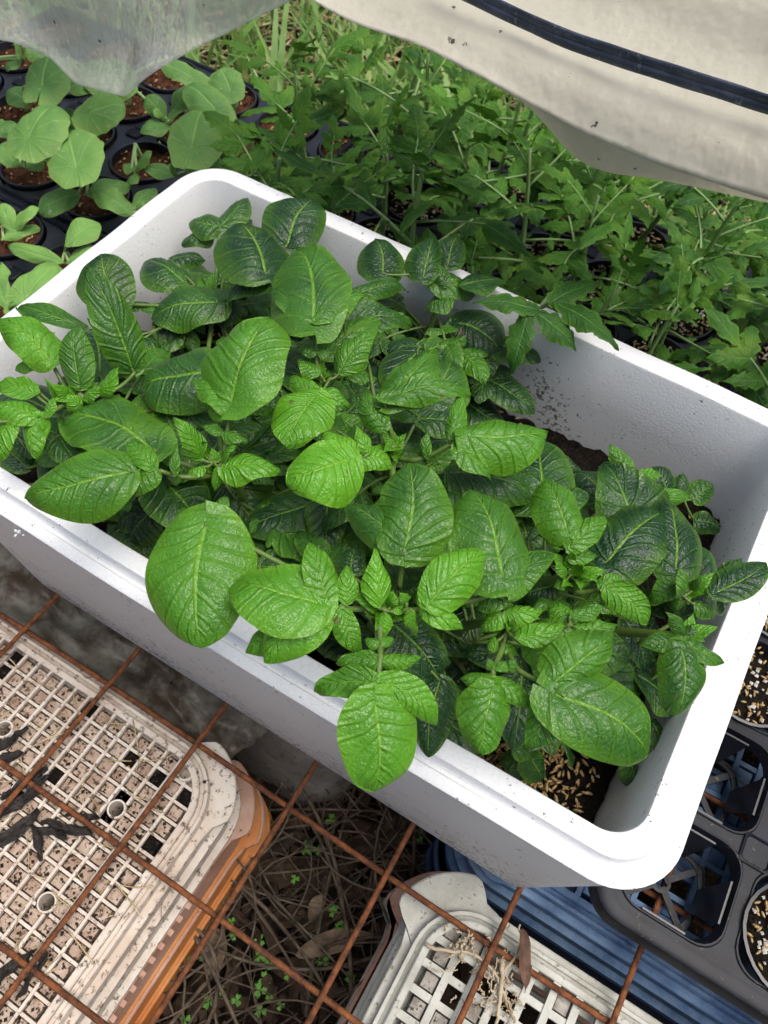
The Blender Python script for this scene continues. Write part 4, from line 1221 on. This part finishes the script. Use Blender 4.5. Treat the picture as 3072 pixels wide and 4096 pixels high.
# the tomato shoot that leans over the back rim of the box
def leaning_shoot():
    b0 = np.array((.343, .483, PZ - .006)); root = empty('tomato_seedling', b0, 'tomato seedling leaning over the back rim with toothed leaflets inside the box', 'tomato seedling', 'tomato seedlings in black pots')
    tipP = uy(2150, 1240, .372); mb = MB(); mb.tube(bez(b0, np.array((.345, .46, .25)), tipP, 12), np.linspace(.0028, .0016, 12), 7); link('stem', mb.mesh('stem', M_TSTEM, off=b0), root)
    for k, (bx, by, tx, ty, w, z0, z1) in enumerate([(2150, 1240, 1895, 1205, 75, .272, .275), (2150, 1255, 2310, 1400, 95, .270, .255), (2110, 1260, 2045, 1500, 95, .270, .235), (2230, 1215, 2480, 1390, 90, .27, .27), (2200, 1210, 2400, 1130, 90, .27, .27)]):
        b, t = uz(bx, by, z0), uz(tx, ty, z1); e1 = (t - b) / np.linalg.norm(t - b); n = np.array((0, -.2, 1.)); n -= e1 * (n @ e1); n /= np.linalg.norm(n)
        wd = px_width((b + t) / 2, np.cross(n, e1), w)
        o = link('leaf', leaf_mesh('leaf', [leaf_geo(b, t, n, wd * 1.25, 't', nu=13, nv=36, seed=40 + k, bow=.08)], M_TOM, b0), root); o.color = (.12, 0, 0, 1)
        mb = MB(); mb.tube(bez(tipP, (tipP + b) / 2 + (0, 0, .004), b + e1 * .004, 6), .0013, 5); link('leaf_stalk', mb.mesh('leaf_stalk', M_TSTEM, off=b0), o)
leaning_shoot()

# ================================================================ plastic film of the grow tunnel
def sheet(name, bottom, top, depth, label, mat, ncol=60, nrow=34, curl=.02, seed=0, fold=.012):
    """film hanging between two edges drawn as photo points; depth(s,t) gives the distance behind the box front; the lower edge curls back"""
    def poly(P, s):
        P = np.asarray(P, float); d = np.concatenate([[0], np.cumsum(np.linalg.norm(np.diff(P, axis=0), axis=1))]); d /= d[-1]
        return np.stack([np.interp(s, d, P[:, 0]), np.interp(s, d, P[:, 1])], -1)
    s = np.linspace(0, 1, ncol); B, Tp = poly(bottom, s), poly(top, s)
    k = np.ones(5) / 5
    for a in ((B,) if curl > .005 else ()):
        for q in (0, 1): a[2:-2, q] = np.convolve(a[:, q], k, 'valid')
    g = np.random.default_rng(seed); ph = g.uniform(0, 6, 6); V = []
    for j in range(nrow):
        t = j / (nrow - 1)
        for i in range(ncol):
            q = B[i] * (1 - t) + Tp[i] * t
            y = depth(s[i], t) + fold * (math.sin(s[i] * 9 + t * 3 + ph[0]) * .5 + math.sin(s[i] * 17 - t * 6 + ph[1]) * .3 + math.sin(t * 9 + s[i] * 4 + ph[2]) * .4)
            V.append(uy(q[0], q[1], y))
    V = np.array(V)
    # rolled back lower edge
    rows = []
    for m in range(1, 6):
        a = m / 5 * 2.6; r = curl / 2
        rows.insert(0, V[:ncol] + np.array((0, 1, 0)) * r * (1 - math.cos(a)) * 1.2 + np.array((0, 0, 1)) * (-r * math.sin(a) * .45 + r * .5 * (m / 5)))
    V = np.concatenate(rows + [V]); R = nrow + 5; mb = MB()
    mb.add(V, [(j * ncol + i, j * ncol + i + 1, (j + 1) * ncol + i + 1, (j + 1) * ncol + i) for j in range(R - 1) for i in range(ncol - 1)])
    o = link(name, mb.mesh(name, mat)); md = o.modifiers.new('thick', 'SOLIDIFY'); md.thickness = .0004
    tag(o, label, 'plastic film'); return o
sheet('plastic_film', [(-420, 60), (-50, 150), (60, 172), (200, 232), (300, 335), (380, 358), (500, 388), (560, 330), (620, 285), (760, 205), (1000, 85), (1180, -5), (1400, -120)],
      [(-420, -520), (1500, -560)], lambda s, t: .450 + .10 * t + .02 * math.sin(s * 7), 'clear crumpled film hanging in a point over the squash seedlings', M_SHEET2, 90, 40, .004, 3, .03)
sheet('plastic_film', [(1130, -90), (1250, 5), (1410, 92), (1700, 188), (2000, 352), (2310, 522), (2660, 668), (3072, 800), (3500, 900)],
      [(1100, -700), (3500, -620)], lambda s, t: .385 - .006 * math.sin(min(1, t * 3.2) * PI) + .19 * t + .004 * math.sin(t * 15 + s * 3) - .03 * s, 'milky cream film rolled up across the top right', M_SHEET, 70, 50, .012, 5, .0035)
sheet('plastic_film', [(1960, 330), (2100, 410), (2200, 520), (2290, 630), (2420, 692), (2600, 712), (2800, 752), (3072, 812), (3500, 860)],
      [(1950, 200), (2300, 300), (3500, 500)], lambda s, t: .50 - .05 * t + .012 * math.sin(s * 14), 'loose pale flap of film sagging beneath the rolled film at the right', M_SHEET, 60, 24, .008, 8, .008)
def film_strap():
    P = np.array([(1700, -110), (1900, -12), (2250, 152), (2600, 268), (2850, 345), (3072, 418), (3400, 520)], float)
    s = np.linspace(0, 1, 50); d = np.concatenate([[0], np.cumsum(np.linalg.norm(np.diff(P, axis=0), axis=1))]); d /= d[-1]
    c = np.stack([np.interp(s, d, P[:, 0]), np.interp(s, d, P[:, 1])], -1)
    for q in (0, 1): c[3:-3, q] = np.convolve(c[:, q], np.ones(7) / 7, 'valid')
    prof = [(-64, 0), (-62, .002), (-40, .0034), (-10, .0030), (-4, .0012), (4, .0016), (10, .0034), (40, .0040), (62, .002), (66, 0)]
    n = len(prof); V = []
    for i in range(50):
        for (w, h) in prof:
            wv = w * .8 * (1 + .02 * math.sin(i * .9)); p = (c[i][0] + wv * .36, c[i][1] + wv * .93); yy = .412 - .03 * s[i] + .0008 * math.sin(i * .7) - h * .25
            V.append(uy(p[0], p[1], yy))
    mb = MB(); mb.add(V, [(i * n + j, i * n + j + 1, (i + 1) * n + j + 1, (i + 1) * n + j) for i in range(49) for j in range(n - 1)])
    o = link('film_strap', mb.mesh('film_strap', M_STRAP)); md = o.modifiers.new('thick', 'SOLIDIFY'); md.thickness = .002
    tag(o, 'dark blue grey ribbed strap holding the rolled film', 'strap')
M_STRAP = plain('blue_black_strap', (.026, .033, .055), (.075, .09, .135), 30, .45, .5, 220, .001, .5, extra=(160, .58, .72, (.20, .21, .24)))
film_strap()
# the dirty sheet tucked between the peach crates and the box
def tucked_sheet():
    nx, ny = 70, 22; V = []
    for j in range(ny):
        t = j / (ny - 1)
        for i in range(nx):
            s = i / (nx - 1); x = -.42 + .70 * s; x += .03 * (t - .5) * (s > .8)
            y = -.030 + .085 * t + .004 * math.sin(x * 40 + t * 5); z = -.018 - .028 * math.sin(t * PI * .9) - .020 * (1 - t) + .006 * math.sin(x * 23 + t * 4) + .004 * math.sin(x * 61 - t * 9) + .003 * math.sin(x * 130 + t * 14) + .003 * math.sin(t * 21 + x * 30)
            if s > .9: z -= .03 * (s - .9) / .1
            V.append((x, y, z - .004))
    mb = MB(); mb.add(V, [(j * nx + i, j * nx + i + 1, (j + 1) * nx + i + 1, (j + 1) * nx + i) for j in range(ny - 1) for i in range(nx - 1)])
    o = link('plastic_film', mb.mesh('plastic_film', M_SHEET3)); md = o.modifiers.new('thick', 'SOLIDIFY'); md.thickness = .0006
    tag(o, 'dirty grey film crumpled between the peach crates and the foam box', 'plastic film')
tucked_sheet()
def buried_bucket():
    """grey rounded container end that peeps out under the box"""
    c = np.array((.21, .075)); mb = MB(); A = lambda o, z: rrect(-.26 - o, .352 + o, .030 - o, .36 + o, .05 + o, z, 10, 0, 8)
    mb.loft([A(-.02, -.060), A(-.004, -.060), A(0, -.064), A(.001, -.075), A(-.003, -.078), A(.006, -.17), A(.014, GZ - .01)], cap0=True)
    root = empty('storage_bin', (.1, .16, GZ), 'dull grey storage bin under the left half of the foam box', 'bin')
    link('bin_body', autosmooth(mb.mesh('bin_body', M_GREY, off=np.array(root.location)), 35), root)
M_GREY = plain('dull_grey_plastic', (.20, .19, .17), (.36, .34, .31), 18, .6, .4, 120, .001, .35, extra=(60, .55, .75, (.09, .055, .035)))
buried_bucket()

# ================================================================ litter
random.seed(23)
def twig_mass():
    mb = MB()
    def tw(c, L, r, az, bend, el=0.0, n=7):
        t = np.linspace(0, 1, n); a = az + bend * t
        st = np.stack([np.cos(a), np.sin(a), np.full(n, el)], 1) * L / (n - 1); p = np.cumsum(st, 0); p = p - p.mean(0) + c
        p[:, 2] += .010 * np.sin(t * PI)
        mb.tube(p, np.linspace(r, r * .6, n), 5)
    for k in range(210):
        x, y = random.uniform(.24, .58), random.uniform(-.42, .12)
        tw((x, y, GZ + random.uniform(.0, .05)), random.uniform(.05, .22), random.choice([.0005, .0008, .0011, .0018]), random.uniform(0, 2 * PI), random.gauss(0, 1.1), random.gauss(0, .12))
    for k in range(60):
        x, y = random.uniform(.24, .60), random.uniform(-.4, .1)
        tw((x, y, GZ + random.uniform(.02, .09)), random.uniform(.12, .30), random.choice([.0013, .0019, .0026]), random.uniform(0, 2 * PI), random.gauss(0, 1.3), random.gauss(0, .15), 12)
    tag(link('dry_twigs', mb.mesh('dry_twigs', M_TWIG)), 'tangle of dry twigs on the soil below the mesh', 'twigs', kind='stuff')
twig_mass()
def chip_mass():
    mb = MB()
    for k in range(700):
        c = np.array((random.uniform(.22, .62), random.uniform(-.42, .14), GZ + random.uniform(-.004, .018)))
        L, w, h = random.uniform(.012, .05), random.uniform(.005, .013), random.uniform(.002, .006)
        from_euler = Matrix.Rotation(random.uniform(0, 6.28), 3, 'Z') @ Matrix.Rotation(random.gauss(0, .35), 3, 'Y') @ Matrix.Rotation(random.gauss(0, .5), 3, 'X')
        n0 = mb.n; mb.box(c, (L, w, h), np.array(from_euler)); mb.v[-1] = mb.v[-1] + rng.normal(0, .0012, mb.v[-1].shape)
    tag(link('wood_chips', mb.mesh('wood_chips', M_WOOD, False)), 'brown wood chips on the soil below the mesh', 'wood chips', kind='stuff')
chip_mass()
def big_chips():
    for k, (px, py, L, w, az, lab) in enumerate([(1190, 3290, .11, .022, 1.0, 'long split wood chip lying just below the front wall of the box'), (1470, 3380, .10, .024, 1.25, 'broad split wood chip beneath the box at the middle'), (1600, 3340, .10, .026, .9, 'pale split wood chip under the box near the blue crates'),
                                             (1180, 3480, .12, .030, .55, 'dark wide wood chip left of the curved twigs'), (1030, 3400, .10, .03, .9, 'dark wide wood chip beside the orange crate'), (1300, 3540, .15, .012, 2.0, 'thin grey stick lying across the litter')]):
        c = uz(px, py, GZ + .02); mb = MB(); xs = np.linspace(-L / 2, L / 2, 7)
        rings = []
        for x in xs:
            q = w / 2 * (1 - .55 * abs(x / L * 2) ** 3) * random.uniform(.8, 1.1); h = .004 * random.uniform(.7, 1.3)
            rings.append(np.array([(x, -q, -h), (x, -q * .3, h * random.uniform(.4, 1.2)), (x, q * .5, h), (x, q, -h * .6)]))
        mb.loft(rings, cap0=True, cap1=True)
        o = link('wood_chip', mb.mesh('wood_chip', M_WOOD if k != 5 else M_TWIG, False), None, c, (random.gauss(0, .15), random.gauss(0, .12), az)); tag(o, lab, 'wood chip', 'large wood chips on the ground')
big_chips()
def dead_leaves():
    for k, (b, t, w, lab) in enumerate([((1210, 3815), (1500, 3740), 90, 'curled tan dead leaf lying beside the white crate corner'), ((870, 3730), (845, 3910), 95, 'oval grey brown dead leaf on the soil by the orange crate'), ((1290, 3590), (1240, 3690), 60, 'small grey dead leaf among the twigs'), ((1285, 3800), (1390, 3790), 60, 'narrow pale dead leaf touching the right wire')]):
        b3, t3 = uz(*b, GZ + .035), uz(*t, GZ + .03); e1 = (t3 - b3) / np.linalg.norm(t3 - b3); n = np.array((0, -.2, 1.)); n -= e1 * (n @ e1)
        wd = px_width((b3 + t3) / 2, np.cross(n / np.linalg.norm(n), e1), w)
        o = link('dead_leaf', leaf_mesh('dead_leaf', [leaf_geo(b3, t3, n, wd, 'o', bow=.08, cup=-.25, quilt=.008, nu=13, nv=18, seed=70 + k)], M_DEAD, b3), None, b3); tag(o, lab, 'dead leaf', 'dead leaves on the ground')
dead_leaves()
def clover():
    mb = MB(); st = MB()
    spots = [(1245, 3235), (1325, 3280), (1230, 3380), (1180, 3515), (1340, 3630), (1330, 3640), (820, 3820), (740, 3830), (720, 3680), (935, 3745), (930, 3730), (835, 4010), (740, 4080), (880, 3960), (1295, 3850), (1040, 3830), (1270, 3400), (1160, 3260), (1135, 3130), (1240, 3150), (1280, 3830), (1040, 3960), (905, 3590)]
    for k in range(34): spots.append((random.uniform(700, 1700), random.uniform(3200, 4090)))
    for (px, py) in spots:
        c = uz(px, py, GZ + .02); a0 = random.uniform(0, 6); s = random.uniform(.6, 1.1) * .0075
        base = c + (random.gauss(0, .004), random.gauss(0, .004), -.03); st.tube(np.array([base, (base + c) / 2 + (.001, 0, 0), c]), .0006, 4)
        for q in range(3):
            a = a0 + q * 2.094; d = np.array((math.cos(a), math.sin(a), 0)); e = np.array((-d[1], d[0], 0))
            V = [c, c + d * s * .45 + e * s * .42 + (0, 0, s * .12), c + d * s * .95 + e * s * .38, c + d * s * .82 - (0, 0, s * .05), c + d * s * .95 - e * s * .38, c + d * s * .45 - e * s * .42 + (0, 0, s * .12)]
            mb.add(V, [(0, 1, 2, 3), (0, 3, 4, 5)])
    o = tag(link('clover', mb.mesh('clover', M_CLOVER)), 'tiny bright green clover sprouting from the dark soil', 'clover', kind='stuff')
    tag(link('clover_stalks', st.mesh('clover_stalks', M_CLOVER), o), kind='stuff')
clover()
BARK = ['wet black bark flake, upper one by the left wire crossing on the peach crate', 'broad wet bark flake at the left edge of the peach crate', 'wet bark flake pointing down below the broad one', 'short bark flake just right of the left wire crossing', 'longest bark flake pointing at the second socket hole', 'bark flake at the left end of the longest one', 'slanting bark flake below the longest one', 'topmost bark flake at the left edge of the peach crate', 'bark flake under the left end of the middle wire', 'bark flake at the bottom left beside the lowest wire', 'thin bark flake below the lowest wire crossing', 'small bark flake nearest the second socket hole']
def crate_debris():
    # black bark flakes on the peach crate
    for k, (px, py, L, w, az) in enumerate([(95, 3130, .042, .013, 1.25), (45, 3230, .050, .014, 1.15), (60, 3320, .045, .015, 1.3), (130, 3150, .030, .010, 1.4), (265, 3310, .045, .010, .35), (200, 3330, .030, .009, .30), (150, 3370, .030, .010, -.6), (40, 2960, .035, .012, 1.2), (20, 3030, .03, .012, .8), (30, 3880, .04, .013, 1.2), (130, 3900, .035, .008, 1.6), (330, 3265, .028, .008, .5)]):
        c = uz(px, py, -.0095); xs = np.linspace(-L / 2, L / 2, 8); mb = MB(); rings = []
        for x in xs:
            q = w / 2 * .75 * max(.35, 1 - abs(x / L * 2) ** 5) * random.uniform(.55, 1.2); h = .0016 * random.uniform(.6, 1.4); yo = random.gauss(0, .0008)
            rings.append(np.array([(x, yo - q, -h), (x, yo - q * .4, h * 1.2), (x, yo + q * .2, h * .5), (x, yo + q * .6, h * 1.3), (x, yo + q, -h)]))
        mb.loft(rings, cap0=True, cap1=True)
        o = link('bark_flake', mb.mesh('bark_flake', M_BARK, False), None, c, (random.gauss(0, .1), random.gauss(0, .06), az)); tag(o, BARK[k], 'bark', 'black bark flakes on the peach crate')
    mb = MB(); hk = MB(); dk = MB()
    for k in range(70):
        c = uz(random.uniform(-50, 800), random.uniform(2480, 4090), -.0135)
        if c[0] > .285 or c[1] > -.045: continue
        L = random.uniform(.008, .04); a = random.uniform(0, 6.28); d = np.array((math.cos(a), math.sin(a), 0)); e = np.array((-d[1], d[0], 0)); bend = random.gauss(0, .25)
        t = np.linspace(-.5, .5, 6)[:, None]; p = c + d * t * L + e * bend * L * (t ** 2) + (0, 0, .0018)
        mb.tube(p, random.choice([.0003, .0004, .0006]), 4)
        hc = uz(random.uniform(0, 700), random.uniform(2560, 4000), -.017)
        if k % 2 and hc[0] < .28 and hc[1] < -.05: grain(hk, hc, .007, .0022, random.uniform(0, 6), random.gauss(0, .3))
    for k in range(1800):
        c = uz(random.uniform(-50, 820), random.uniform(2480, 4090), -.0165)
        if c[0] > .28 or c[1] > -.05: continue
        pebble(dk, c, random.uniform(.0005, .0019))
    tag(link('straw_bits', mb.mesh('straw_bits', M_STRAW)), 'thin dry straw bits strewn over the peach crate', 'straw', kind='stuff')
    tag(link('rice_husks', hk.mesh('rice_husks', M_HUSK)), 'rice husks caught in the peach crate lattice', 'husks', kind='stuff')
    tag(link('soil_crumbs', dk.mesh('soil_crumbs', M_BARK, False)), 'dark soil crumbs caught in the peach crate lattice', 'soil', kind='stuff')
    # dry root tangle on the white crate
    mb = MB()
    def strand(P, r):
        P = np.array([uz(a, b, z) for a, b, z in P]); s = np.linspace(0, 1, 16); d = np.linspace(0, 1, len(P)); Q = np.stack([np.interp(s, d, P[:, q]) for q in range(3)], 1)
        for q in range(3): Q[2:-2, q] = np.convolve(Q[:, q], np.ones(5) / 5, 'valid')
        Q += rng.normal(0, .0005, Q.shape); mb.tube(Q, np.linspace(r, r * .6, 16), 5)
    strand([(1700, 3770, -.009), (1760, 3810, -.007), (1850, 3800, -.004), (1930, 3830, -.006), (2000, 3900, -.008), (2040, 4060, -.008)], .0016)
    strand([(2010, 3840, -.008), (2005, 3960, -.006), (1985, 4096, -.006)], .0022); strand([(2005, 3950, -.007), (2035, 4010, -.007), (2060, 4096, -.008)], .0016)
    strand([(1840, 3750, -.006), (1850, 3800, -.003), (1830, 3860, -.006), (1790, 3875, -.009)], .0010); strand([(2000, 3900, -.008), (2060, 3840, -.006), (2090, 3760, .0), (2075, 3700, .004)], .0012)
    strand([(1710, 3870, -.010), (1760, 3885, -.008), (1830, 3880, -.008)], .0008); strand([(1980, 3880, -.008), (1960, 3940, -.008), (1990, 4000, -.008)], .0008)
    for k in range(60):
        a = (random.gauss(1990, 60), random.gauss(3960, 90)); b = (a[0] + random.gauss(0, 35), a[1] + random.gauss(0, 45)); strand([(a[0], a[1], -.0095), ((a[0] + b[0]) / 2 + random.gauss(0, 9), (a[1] + b[1]) / 2, -.007), (b[0], b[1], -.010)], .0006)
    for k in range(26):
        a = (random.gauss(1850, 28), random.gauss(3790, 28)); b = (a[0] + random.gauss(0, 22), a[1] + random.gauss(0, 22)); strand([(a[0], a[1], -.008), ((a[0] + b[0]) / 2, (a[1] + b[1]) / 2, -.002), (b[0], b[1], -.008)], .0009)
    tag(link('dry_roots', mb.mesh('dry_roots', M_TWIG2)), 'tangle of pale dry roots on the white crate lattice', 'roots', kind='stuff')
    b, t = uz(2090, 3720, .004), uz(2105, 3975, -.008); n = np.array((.5, -.3, 1.)); e1 = (t - b) / np.linalg.norm(t - b); n -= e1 * (n @ e1)
    o = link('dead_leaf', leaf_mesh('dead_leaf', [leaf_geo(b, t, n, .011, 'l', bow=.06, cup=-.5, nu=9, nv=18, seed=5)], M_DEADB, b), None, b); tag(o, 'narrow brown dead leaf hanging over the wire on the white crate', 'dead leaf')
M_TWIG2 = plain('pale_dry_root', (.32, .25, .16), (.55, .46, .33), 80, .85, .5, 400, .001, .2)
M_DEADB = plain('brown_dead_leaf', (.06, .032, .02), (.17, .095, .06), 60, .7, .4, 300, .001, .25)
crate_debris()

# ================================================================ grass and straw behind the trays
def back_growth():
    gb = MB(); sb = MB(); wb = MB()
    def blade(mb, c, L, w, az, lean, n=5):
        d = np.array((math.cos(az), math.sin(az), 0)); e = np.array((-d[1], d[0], 0)); t = np.linspace(0, 1, n)
        P = c + d * (lean * L * t[:, None] ** 1.7) + np.array((0, 0, 1)) * (L * t[:, None] * (1 - .45 * lean * t[:, None]))
        ww = w * (1 - t ** 2) + .0003
        mb.add(np.stack([P - e * ww[:, None], P + e * ww[:, None]], 1), [(2 * i, 2 * i + 1, 2 * i + 3, 2 * i + 2) for i in range(n - 1)])
    for k in range(5200):
        x, y = random.uniform(-1.5, 1.3), random.uniform(.84, 2.3)
        dens = .55 + .45 * math.sin(x * 5 + 1) * math.sin(y * 6)
        if random.random() > dens + .25: continue
        blade(gb, np.array((x, y, GZ - .01)), random.uniform(.08, .30), random.uniform(.002, .0055), random.uniform(0, 6.28), random.uniform(.2, 1.1))
    for k in range(120):
        x, y = random.uniform(-.7, .2), random.uniform(.86, 1.3)
        blade(wb, np.array((x, y, GZ)), random.uniform(.3, .5), random.uniform(.006, .010), random.uniform(0, 6.28), random.uniform(.3, 1.0), 8)
    for k in range(4200):
        c = np.array((random.uniform(-1.4, 1.2), random.uniform(.82, 2.3), GZ + random.uniform(-.005, .04))); L = random.uniform(.05, .2); a = random.uniform(0, 6.28); d = np.array((math.cos(a), math.sin(a), random.gauss(0, .15))); e = np.array((-d[1], d[0], 0))
        t = np.linspace(-.5, .5, 4)[:, None]; sb.tube(c + d * t * L + e * random.gauss(0, .3) * L * t ** 2, random.choice([.0012, .0018, .0026]), 4)
    tag(link('grass', gb.mesh('grass', M_GRASS)), 'fresh green grass growing behind the seedling trays', 'grass', kind='stuff')
    tag(link('tall_grass', wb.mesh('tall_grass', M_GRASS)), 'broad grass blades standing behind the squash tray', 'grass', kind='stuff')
    tag(link('straw', sb.mesh('straw', M_STRAW)), 'dry straw lying on the ground behind the trays', 'straw', kind='stuff')
back_growth()
def back_weeds():
    """leafy weeds standing on the ground just behind the tomato tray"""
    g = np.random.default_rng(77); pts = [(-.02, .96), (.14, 1.04), (.36, .97), (.50, 1.05), (.62, .95), (.76, 1.0)]
    for k, (x, y) in enumerate(pts): tomato(x, y, GZ - .01, 'leafy weed in the grass behind the tomato tray, {} from the left'.format((ORD + ['ninth', 'tenth', 'eleventh', 'twelfth', 'thirteenth'])[sorted(range(len(pts)), key=lambda q: pts[q][0]).index(k)]), 1.9 + .5 * g.random(), 600 + k, 9, 'leafy weeds growing behind the trays')
back_weeds()
